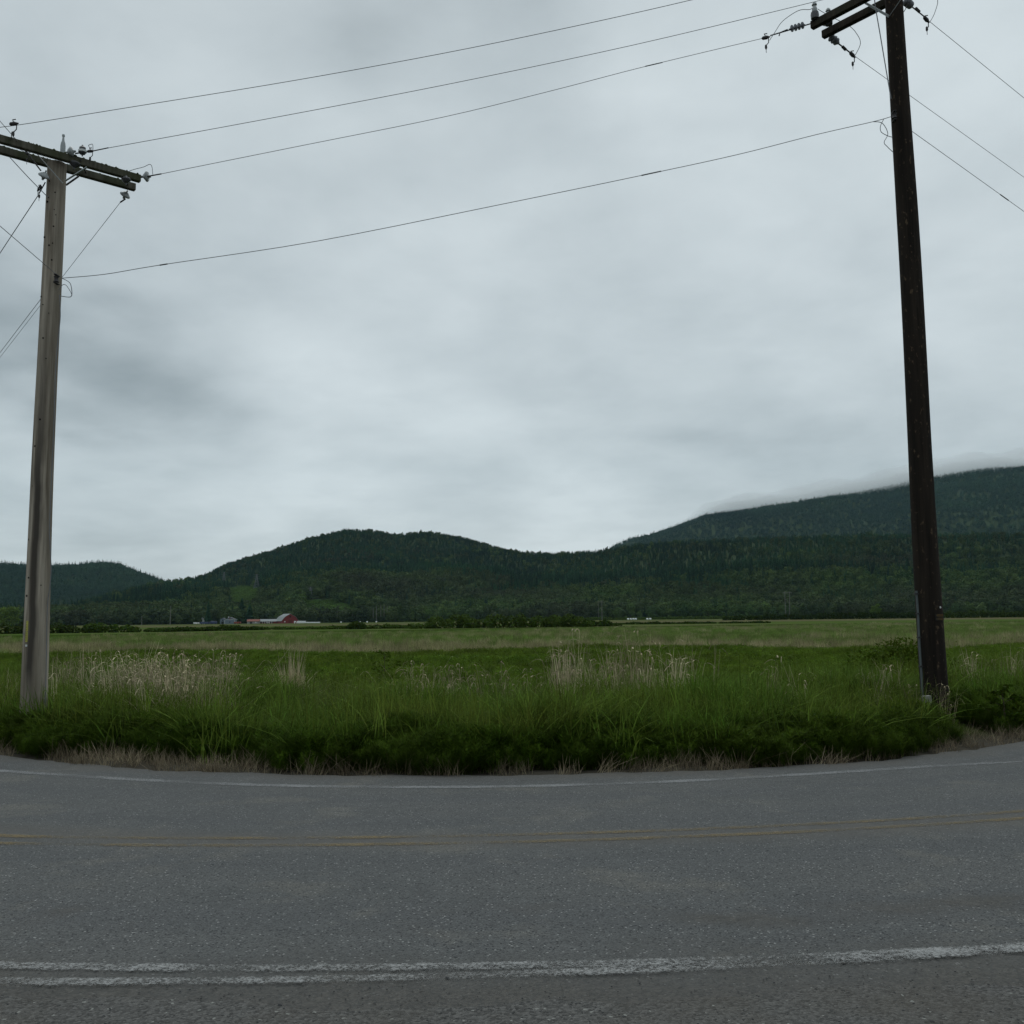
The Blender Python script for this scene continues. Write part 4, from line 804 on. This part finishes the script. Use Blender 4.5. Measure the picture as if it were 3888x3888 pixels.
mb = MB(); c_ = aty(3396, 440, 16.28); mb.lathe(c_ - [0, 0, .05], (0, 0, 1), [(0, .02), (.005, .05), (.035, .032), (.065, .032), (.095, .05), (.1, .02)], 12); mb.bar(c_ + [0, .08, .08], c_ + [0, -.05, .08], .05, .012); mb.bar(c_ + [0, .08, -.08], c_ + [0, -.05, -.08], .05, .012); mb.build('spool_bracket', MT['rust'], RP, smooth=True)
MB().tube([aty(a, b, 16.45) for a, b in [(3479, 2243), (3486, 2330), (3491, 2450), (3499, 2560), (3507, 2720)]], .022, 8).build('conduit', MT['conduit'], RP, smooth=True)
for v_ in (2255, 2330, 2420, 2530, 2640):
    u_ = np.interp(v_, [2243, 2330, 2450, 2560, 2720], [3479, 3486, 3491, 3499, 3507]); c_ = aty(u_, v_, 16.45); MB().box(c_, (.032, 0, 0), (0, .032, 0), (0, 0, .012)).build('conduit_strap', MT['rust'], RP)
for k_, (v_, tx) in enumerate([(2337, '43508'), (2350, '11503')]):
    p0, n0 = onface(RX, RY, RPROF, 3564, v_); xr = np.cross([0, 0, 1.0], n0); tg = MB().box(p0, xr * .085, n0 * .003, (0, 0, .024)).build('number_tag', MT['blacktag'], RP); WL[tg.name] = WL[RP.name]
    text_mesh(tx, .058, 'digits', MT['ambertag'], tg, p0 + n0 * .005, n0)
    p0, n0 = onface(RX, RY, RPROF, 3551.5, v_); MB().box(p0, np.cross([0, 0, 1.0], n0) * .009, n0 * .004, (0, 0, .022)).build('tag_end', MT['whitetag'], RP)
p0, n0 = onface(RX, RY, RPROF, 3568, 2306); MB().lathe(p0, n0, [(-.004, .018), (.005, .018)], 7).build('nail_tag', MT['whitetag'], RP)

# --- conductors: every span is a thing of its own
def span(pts, ys, label, r=.005, n=5, sleeves=()):
    P = spline([np.array(p, float) if len(p) == 3 else aty(p[0], p[1], y_) for p, y_ in zip(pts, ys)], n); o0 = P[0]
    o = MB().tube(P, r, 6).build('power_line', MT['wire'], None, loc=o0, smooth=True); tag(o, label, 'power line', 'overhead power lines')
    for a, b in sleeves: MB().tube([a, b], r * 1.9, 7).build('splice_sleeve', MT['rust'], o, smooth=True)
def lin(us, y0, y1): u0, u1 = us[0], us[-1]; return [y0 + (y1 - y0) * (a - u0) / (u1 - u0) for a in us]
pt = [(-75, 485), (52, 477), (538, 400), (1120, 305), (1690, 201), (2180, 100), (2624, 0), (3100, -118), (3560, -245)]; span(pt, lin([p[0] for p in pt], 15.0, 15.1), 'topmost of the four wires strung between the two poles')
pt = [(352, 574), (410, 562), (1000, 454), (1690, 322), (2400, 172), (3079, 10), (3330, -55)]; span(pt, lin([p[0] for p in pt], 15.75, 16.3), 'second highest wire strung between the two poles', sleeves=[(aty(350, 574, 15.75), aty(412, 561, 15.76))])
pt = [(613, 660), (1150, 552), (1690, 443), (2100, 343), (2455, 251), (2898, 145)]; yl = lin([p[0] for p in pt], 16.52, 17.45); span(pt, yl, 'third wire between the poles, ending at crossarm tips', sleeves=[(aty(2450, 252, yl[4]), aty(2515, 237, yl[4] + .03))])
pt = [(236, 1056), (400, 1041), (610, 1006), (1207, 915), (1932, 770), (2455, 662), (2800, 587), (3100, 511), (3315, 462), (3386, 442)]; yl = lin([p[0] for p in pt], 15.62, 16.28)
span(pt, yl, 'lowest wire between the poles, fixed halfway down both shafts', .0056, sleeves=[(aty(606, 1007, yl[2]), aty(636, 1002, yl[2] + .01)), (aty(2436, 666, yl[5]), aty(2510, 650, yl[5] + .02))])
def away(P0, edge, z1, far, label, r=.0052, sag=0., sleeves=()):
    P1 = atz(*edge, z1); P0 = np.array(P0, float); d = P1 - P0; o = MB().tube([P0, P1, P0 + d * far], r, 6).build('power_line', MT['wire'], None, loc=P0); tag(o, label, 'power line', 'overhead power lines')
    for a, b in sleeves: MB().tube([P0 + d * a, P0 + d * b], r * 2, 7).build('splice_sleeve', MT['rust'], o, smooth=True)
p = aty(3247, 214, 18.0); away(p, (3888, 673), p[2] - .3, 8, 'thin wire leaving the dark pole to the right, passing behind its shaft')
p = aty(3530, 82, 17.3); away(p, (3888, 372), p[2] - .2, 8, 'highest wire leaving the dark pole to the right')
p = aty(3462, 498, 16.7); away(p, (3888, 803), p[2] - .15, 8, 'lowest wire leaving the dark pole to the right, with a splice', sleeves=[(.76, .84)])
p = aty(457, 768, 17.0); away(p, (0, 1357), p[2] - .3, 5, 'wire slanting down left from right end of the grey pole crossarm')
p = aty(205, 1070, 15.9); away(p, (0, 1339), p[2] - .15, 5, 'lower wire slanting down left from behind the grey pole shaft')
p = aty(146, 740, 15.65); away(p, (0, 961), p[2] - .2, 6, 'thick wire slanting down left from left side of the grey pole', .0075)
p = aty(103, 578, 15.5); away(p, (0, 460), p[2], 12, 'wire crossing the road from top of the grey pole, upper one')
p = aty(214, 1042, 15.62); away(p, (0, 858), p[2], 8, 'wire crossing the road from the bracket of the grey pole, lower one')

# --- marker stake by the dark pole
b = aty(3530, 2790, 15.3); b[2] = float(gz(b[0], b[1])); mp = thing('marker_stake', b, 'pale wooden stake with square grey cap before the dark pole', 'stake')
MB().bar(b + [.02, 0, -.1], b + [0, 0, .42], .07, .03, (0, 1, 0)).build('stake', simple('pale_wood', (.20, .18, .13), .9), mp); MB().box(b + [-.02, -.01, .48], (.06, 0, .004), (0, .05, 0), (0, 0, .062)).build('cap', simple('grey_cap', (.19, .19, .17), .8), mp, bevel=.008)

# ------------------------------------------------------------------ far poles and pylons
def far_pole(u, v0, v1, y, label, group, arms=1, r=.17, name='far_pole', v_arm=None, m='galv'):
    b = aty(u, v0, y); t = aty(u, v1, y); h = t[2] - b[2]; b[2] = min(b[2], float(gz(b[0], b[1])) if y < 1100 else b[2]); P_ = thing(name, b, label, 'utility pole', group)
    MB().tube([b, (b[0], y, t[2])], [r * 1.2, r * .8], 7).build('shaft', MT['farwood'], P_)
    for k in range(arms): MB().bar((b[0] - 1.5, y, t[2] - .7 - 1.3 * k), (b[0] + 1.5, y, t[2] - .7 - 1.3 * k), .18, .2).build('crossarm', MT['farwood'], P_)
    return P_
MT['farwood'] = simple('pale_pole_wood', (.20, .19, .18), .9)
far_pole(2286, 2348, 2280, 900, 'pale far pole with crossarm rising before the forest near centre', None, 2, .2); far_pole(2273, 2345, 2282, 1000, 'faint thin pole just left of the pale far pole', None, 1, .13)
far_pole(646, 2370, 2302, 950, 'tall far pole between the grey pole and the house', None, 0, .22); far_pole(538, 2373, 2338, 950, 'short far post left of the tall far pole', None, 0, .18)
hp = far_pole(2983, 2335, 2246, 930, 'far two-legged pole structure in front of the forest at right', None, 0, .2, 'two_legged_pole'); bb = aty(2998, 2335, 930)
MB().tube([bb, aty(2998, 2246, 930)], [.22, .16], 7).build('shaft', MT['farwood'], hp); MB().bar(aty(2972, 2250, 929.7), aty(3006, 2250, 929.7), .25, .25).build('crossarm', MT['farwood'], hp); MB().bar(aty(2983, 2275, 930), aty(2998, 2290, 930), .15, .15).build('brace', MT['farwood'], hp)
for i, (u_, v0, v1) in enumerate([(1417, 2345, 2306), (1429, 2355, 2300), (1446, 2342, 2297), (1458, 2340, 2296), (1470, 2342, 2300)]):
    far_pole(u_, v0, v1, 1120, 'tall bare pole, ' + ORD[i] + ' in the taller far pole cluster', 'taller cluster of far poles', 0, .2)
for i, (u_, v0, v1) in enumerate([(1280, 2344, 2320), (1290, 2346, 2324), (1300, 2345, 2316), (1313, 2346, 2322), (1338, 2345, 2320), (1347, 2345, 2322), (1356, 2345, 2325)]):
    far_pole(u_, v0, v1, 1125, 'short bare pole, ' + ORD[i] + ' in the shorter cluster right of the barn', 'shorter cluster of far poles', 0, .18)
def pylon(u, v0, v1, label, hw=.16):
    b = hill_at(u, v0); y = b[1]; t = aty(u, v1, y); b = np.array([t[0], y, b[2]]); h = t[2] - b[2]; P_ = thing('pylon', b, label, 'pylon'); mb = MB(); w0 = h * hw
    def c(k, f_): s = [(-1, -1), (1, -1), (1, 1), (-1, 1)][k % 4]; ww = (w0 * (1 - f_) ** 1.3 + .5) ; return b + np.array([s[0] * ww, s[1] * ww, h * f_])
    L_ = [0, .2, .38, .54, .68, .8, .9, 1]
    for i in range(7):
        for k in range(4): mb.tube([c(k, L_[i]), c(k, L_[i + 1])], .2, 4); mb.tube([c(k, L_[i]), c(k + 1, L_[i + 1])], .11, 4); mb.tube([c(k + 1, L_[i]), c(k, L_[i + 1])], .11, 4)
    mb.build('lattice', MT['pylonsteel'], P_)
    for f_ in (.7, .84, .98): MB().bar(b + [-h * .2, 0, h * f_], b + [h * .2, 0, h * f_], .3, .35).build('crossarm', MT['pylonsteel'], P_)
MT['pylonsteel'] = simple('pylon_steel', (.16, .17, .17), .6, .4, .3)
pylon(975, 2236, 2180, 'steel lattice pylon above the hillside clearing left of the barn'); pylon(1179, 2278, 2228, 'steel lattice pylon at the top of the clearing above the barn'); pylon(851, 2228, 2172, 'faint steel lattice pylon farthest left on the hill')

# ------------------------------------------------------------------ farm
RED = simple('barn_red_boards', (.17, .030, .032), .8, .2, 0, .2, 2.); ROOF = simple('grey_metal_roof', (.21, .225, .225), .6, .2, .0, .15, .5); BLUE = simple('blue_grey_siding', (.13, .165, .20), .7, .3, 0, .12, 1.); TRIM = simple('white_trim', (.62, .63, .62), .6); DKB = simple('dark_opening', (.015, .016, .018), .8); RROOF = simple('dull_red_roof', (.20, .075, .055), .8); WRAP = simple('white_bale_wrap', (.72, .74, .74), .45, .4, 0, .06); DBLUE = simple('dark_blue_body', (.04, .055, .12), .5); RWALL = simple('rust_red_panel', (.22, .05, .03), .7); GREYW = simple('grey_boards', (.22, .22, .21), .8); GLASS = simple('window_glass', (.03, .035, .04), .15, .5)
class Frame:                                   # local right, back and up axes at a base point
    def __init__(s, b, a): s.b = np.array(b, float); s.x = np.array([math.cos(a), math.sin(a), 0]); s.y = np.array([-math.sin(a), math.cos(a), 0])
    def __call__(s, x, y, z): return s.b + s.x * x + s.y * y + np.array([0, 0, z])
def prism(F, prof, y0, y1):                    # gable profile in x,z swept along y
    n = len(prof); return [F(x, y0, z) for x, z in prof] + [F(x, y1, z) for x, z in prof], [tuple(range(n)), tuple(range(2 * n - 1, n - 1, -1))] + [(i, n + i, n + (i + 1) % n, (i + 1) % n) for i in range(n)]
def roof(F, pts, y0, y1, th_=.18):
    mb = MB()
    for (x0, z0), (x1, z1) in zip(pts[:-1], pts[1:]): mb.add([F(x0, y0, z0), F(x1, y0, z1), F(x1, y1, z1), F(x0, y1, z0), F(x0, y0, z0 + th_), F(x1, y0, z1 + th_), F(x1, y1, z1 + th_), F(x0, y1, z0 + th_)], [(0, 1, 2, 3), (7, 6, 5, 4), (0, 4, 5, 1), (1, 5, 6, 2), (2, 6, 7, 3), (3, 7, 4, 0)])
    return mb
def panel(F, x, z, w_, h_, y=-.05): return MB().box(F(x, y, z), F.x * w_ / 2, F.y * .04, (0, 0, h_ / 2))
def side_panel(F, y, z, w_, h_, x): return MB().box(F(x, y, z), F.y * w_ / 2, F.x * .04, (0, 0, h_ / 2))
b = flat(1102, 1040); F = Frame(b, math.radians(33)); bn = thing('barn', b, 'red gambrel barn with pale grey metal roof', 'barn')
W_ = 9.5; pr = [(-W_, 0), (W_, 0), (W_, 2.6), (W_ * .62, 7.0), (0, 10.2), (-W_ * .62, 7.0), (-W_, 2.6)]; MB().add(*prism(F, pr, 0, 20)).build('wall', RED, bn)
roof(F, [(-W_ - .5, 2.4), (-W_ * .62, 7.05), (0, 10.25), (W_ * .62, 7.05), (W_ + .5, 2.4)], -.6, 20.4).build('roof', ROOF, bn)
panel(F, 0, 2.0, 4.2, 4.0).build('door', simple('darker_red_door', (.11, .022, .022), .8), bn); panel(F, 0, 7.2, 1.8, 1.8).build('hay_door', DKB, bn)
for x_ in (-6, 6): panel(F, x_, 1.9, 1.3, 1.1).build('window', TRIM, bn)
b = flat(1012, 1052); F = Frame(b, math.radians(-6)); wg = thing('long_shed', b, 'long low shed with grey metal roof joined to the red barn', 'shed'); F = Frame(b, math.radians(-6) + math.pi / 2)
MB().add(*prism(F, [(-5, 0), (5, 0), (5, 2.3), (0, 4.6), (-5, 2.3)], -12.5, 13.5)).build('wall', RED, wg); roof(F, [(-5.4, 2.15), (0, 4.65), (5.4, 2.15)], -13.0, 13.9).build('roof', ROOF, wg)
for y_ in np.arange(-9, 11, 2.6): side_panel(F, y_, 1.2, 1.3, 1.7, -5.03).build('window', DKB, wg)
for y_ in np.arange(-7.7, 9, 2.6): side_panel(F, y_, 1.2, .35, 2.2, -5.05).build('post', TRIM, wg)
b = flat(962, 1045); F = Frame(b, math.radians(8) + math.pi / 2); sh = thing('small_shed', b, 'small grey shed with dull red roof left of the long shed', 'shed')
MB().add(*prism(F, [(-4, 0), (4, 0), (4, 2.6), (0, 4.6), (-4, 2.6)], -6.5, 6)).build('wall', GREYW, sh); roof(F, [(-4.4, 2.45), (0, 4.65), (4.4, 2.45)], -6.9, 6.4).build('roof', RROOF, sh); side_panel(F, 2.0, 1.1, 2.4, 2.2, -4.03).build('door', DKB, sh); side_panel(F, -3, 1.5, 1.2, 1.0, -4.03).build('window', TRIM, sh)
b = flat(864, 1030); F = Frame(b, math.radians(4)); hs = thing('house', b, 'blue-grey house with white trim and dark gabled roof', 'house')
MB().add(*prism(F, [(-3, 0), (7.6, 0), (7.6, 4.6), (2.3, 7.0), (-3, 4.6)], 0, 10)).build('wall', BLUE, hs); MB().add(*prism(F, [(-8, 0), (-3.02, 0), (-3.02, 5.0), (-5.5, 6.4), (-8, 5.0)], 1.5, 9)).build('side_wing', BLUE, hs)
SHIN = simple('dark_shingles', (.10, .105, .11), .9); roof(F, [(-3.5, 4.45), (2.3, 7.05), (8.1, 4.45)], -.5, 10.4).build('roof', SHIN, hs); roof(F, [(-8.4, 4.85), (-5.5, 6.45), (-2.9, 5.0)], 1.0, 9.3).build('wing_roof', SHIN, hs)
for x_ in (-2.85, 7.45): panel(F, x_, 2.3, .3, 4.6).build('corner_trim', TRIM, hs)
panel(F, 2.3, 4.55, 10.4, .3, -.08).build('eave_trim', TRIM, hs); panel(F, 2.3, 5.5, 2.0, 1.0).build('gable_panel', RROOF, hs); panel(F, -5.5, 1.4, 2.4, 2.6, 1.42).build('porch_opening', DKB, hs); panel(F, -5.5, 4.0, 1.4, 1.2, 1.42).build('window', GLASS, hs)
panel(F, 2.3, 2.0, 1.1, 1.2).build('window', GLASS, hs); MB().box(F(0, 5, 7.0), (.4, 0, 0), (0, .4, 0), (0, 0, .9)).build('chimney', TRIM, hs)
b = flat(766, 1096); F = Frame(b, .2); h2 = thing('white_house', b, 'small white house half hidden among trees left of the conifer', 'house'); MB().add(*prism(F, [(-2.4, 0), (2.4, 0), (2.4, 5.6), (0, 7.4), (-2.4, 5.6)], 0, 8)).build('wall', TRIM, h2); roof(F, [(-2.8, 5.4), (0, 7.45), (2.8, 5.4)], -.4, 8.4).build('roof', ROOF, h2); panel(F, 0, 4.5, 1.4, 1.6).build('window', GLASS, h2)
def vehicle(name, u, y, L_, H_, body, top, label, cat, cab=False):
    b = flat(u, y); F = Frame(b, 0); t = thing(name, b, label, cat); MB().box(F(0, 0, .5 + H_ / 2), (L_ / 2, 0, 0), (0, 1.2, 0), (0, 0, H_ / 2)).build('body', body, t, bevel=.15)
    MB().box(F(0, 0, .56 + H_), (L_ / 2 - .1, 0, 0), (0, 1.1, 0), (0, 0, .06)).build('roof', top, t)
    for x_ in (-L_ * .36, -L_ * .2, L_ * .34): MB().lathe(F(x_, -1.25, .45), (0, 1, 0), [(0, .42), (.28, .45), (.3, .3)], 12).build('wheel', DKB, t, smooth=True)
    MB().box(F(L_ / 2 - .9, -1.22, .5 + H_ * .7), (.5, 0, 0), (0, .03, 0), (0, 0, H_ * .15)).build('window', GLASS, t); return t
vehicle('van', 746, 1000, 5.6, 1.6, TRIM, TRIM, 'white van parked on the grass left of the farm', 'van')
vehicle('livestock_trailer', 780, 1020, 10.0, 1.9, DBLUE, ROOF, 'long dark blue trailer with pale top, left one of two', 'trailer'); vehicle('livestock_trailer', 812, 1022, 6.5, 2.6, DBLUE, TRIM, 'shorter dark blue trailer with white top beside the house', 'trailer')
vehicle('farm_trailer', 902, 1015, 7.0, 1.7, RWALL, RWALL, 'rust red box trailer between the house and the small shed', 'trailer'); vehicle('car', 1017, 1000, 2.9, .6, TRIM, TRIM, 'small white car parked before the long shed', 'car')
b0 = flat(1150, 1030); q_ = thing('silage_bale', b0, 'white wrapped bale in the long stacked row beside the red barn', 'bale', 'white bales stacked beside the barn')
MB().lathe(b0 + [0, -.65, .66], (0, 1, 0), [(0, .35), (.03, .58), (.12, .66), (1.2, .66), (1.27, .58), (1.3, .35)], 14).build('wrap', WRAP, q_, smooth=True)
row = [(1128 + 4.75 * i, 0) for i in range(19)] + [(1130 + 4.75 * i, 1.2) for i in range(7)] + [(1119, 0), (1119, 1.25)]
for i, (u_, dz) in enumerate(row):
    l_ = flat(u_, 1030); l_[2] += dz
    lb = 'white bale, ' + (ORD[i] + ' in the bottom row beside the red barn' if i < 19 else ORD[i - 19] + ' in the upper row beside the red barn' if i < 26 else ['bottom', 'upper'][i - 26] + ' one of the small pair nearest the red barn wall')
    if i == 0: q_.location = l_; q_['label'] = lb
    else: copy_tree(q_, l_)['label'] = lb
for u_, y_, lab_ in [(2247, 990, 'leftmost white bale of the field pair nearest the bramble bank'), (2256, 990, 'right white bale of the field pair nearest the bramble bank'), (2322, 985, 'left white bale of the low pair left of the row of four'), (2333, 985, 'right white bale of the low pair left of the row of four'),
    (2385, 930, 'leftmost bale in the row of four white bales'), (2395, 930, 'second bale from left in the row of four white bales'), (2405, 930, 'third bale from left in the row of four white bales'), (2414, 930, 'rightmost bale in the row of four white bales'), (2458, 900, 'left bale of the two large white bales right of the row of four'), (2469, 900, 'right bale of the two large white bales right of the row of four'), (2516, 1000, 'single white bale farthest right in the field'),
    (1295, 1000, 'white bale lying below the shorter pole cluster'), (1367, 990, 'left white bale below the taller pole cluster'), (1394, 980, 'middle white bale below the taller pole cluster'), (1429, 975, 'right white bale below the taller pole cluster')]:
    c = copy_tree(q_, flat(u_, y_), 1.15 if u_ < 2380 else 1.35 if u_ < 2500 else 1.1, .35); tag(c, lab_, 'bale', 'white bales lying in the fields')

# ------------------------------------------------------------------ loose stones on the near shoulder
def stone(seed):
    q = np.random.default_rng(seed); mb = MB(); mb.lathe((0, 0, -.3), (0, 0, 1), [(0, .3), (.15, .85), (.5, 1.0), (.85, .7), (1.05, .2)], 8); V = np.array(mb.v) * [1, .8, .7] * (1 + q.normal(0, .1, (len(mb.v), 1))); me = bpy.data.meshes.new('stone_form'); me.from_pydata(V.tolist(), [], mb.f); return me
SM = Mat('loose_stone'); SM.base(SM.mix(SM.n('ShaderNodeObjectInfo').outputs['Random'], (.03, .032, .034), (.13, .125, .115)), .9, .2)
SF = [proto('stone_form', stone(i), SM.m) for i in range(4)]
x = nr.uniform(-5, 5, 9000); y = nr.uniform(3.2, 5.2, 9000); rh = rho(x, y); k = nr.random(9000) < ss(18.0, 18.7, rh) * .8 + .03; x, y = x[k], y[k]
scatter('loose_gravel', np.stack([x, y, road_z(y) + .006], 1), rz_(len(x)), nr.uniform(.0025, .006, len(x)) * (1 + 1.0 * (nr.random(len(x)) < .03)), SF, None, 'loose stones lying along the near edge of the road', 'gravel')

# ------------------------------------------------------------------ low cloud on the mountain, and the air
def volume(name, dens, col, aniso=0.):
    m = bpy.data.materials.new(name); m.use_nodes = True; t = m.node_tree; t.nodes.clear(); o = t.nodes.new('ShaderNodeOutputMaterial'); p = t.nodes.new('ShaderNodeVolumePrincipled')
    p.inputs['Color'].default_value = col + (1,); p.inputs['Density'].default_value = dens; p.inputs['Anisotropy'].default_value = aniso; t.links.new(p.outputs[0], o.inputs['Volume']); return m
NA = 26
for j, (vz0, up, hz0, seed, lab_) in enumerate([(36, -4, 170, 0, 'inner part of the low cloud resting on the mountain crest'), (60, 6, 230, 1.7, 'thin outer veil of cloud along the mountain crest')]):
    mb = MB(); rings = []
    for a in np.linspace(.16, .64, 110):
        fade = float(ss(.17, .235, a)); H = 1.6 + np.interp(a, A3, E3) * 5200; zc = H + up * fade + 7 * math.sin(a * 61 + seed) + 5 * math.sin(a * 150 + 2 * seed); rc_ = 5080 + 20 * math.sin(a * 45 + seed)
        hz_ = (15 + (hz0 - 15) * fade) * (1 + .1 * math.sin(a * 83 + seed)); vz = (8 + (vz0 - 8) * fade) * (1 + .10 * math.sin(a * 97 + 1 + seed))
        rings.append([((rc_ + hz_ * math.cos(t_)) * math.sin(a), (rc_ + hz_ * math.cos(t_)) * math.cos(a), zc + vz * math.sin(t_)) for t_ in np.linspace(0, 2 * math.pi, NA, endpoint=False)])
    mb.add([p for r_ in rings for p in r_], [(i * NA + k, i * NA + (k + 1) % NA, (i + 1) * NA + (k + 1) % NA, (i + 1) * NA + k) for i in range(109) for k in range(NA)] + [tuple(range(NA))[::-1], tuple(109 * NA + k for k in range(NA))])
    o = mb.build('low_cloud', volume('cloud_vapour', (.0052, .0030)[j], (.955, .965, .97)), None, loc=rings[40][0], smooth=True); tag(o, lab_, 'cloud', kind='stuff')
o = MB().box((0, 0, 640), (8300, 0, 0), (0, 8300, 0), (0, 0, 650)).build('haze', volume('valley_air', 1.9e-5, (.55, .86, 1.0)), None, loc=(0, 0, 640)); tag(o, 'thin bluish valley haze', 'haze', kind='stuff')
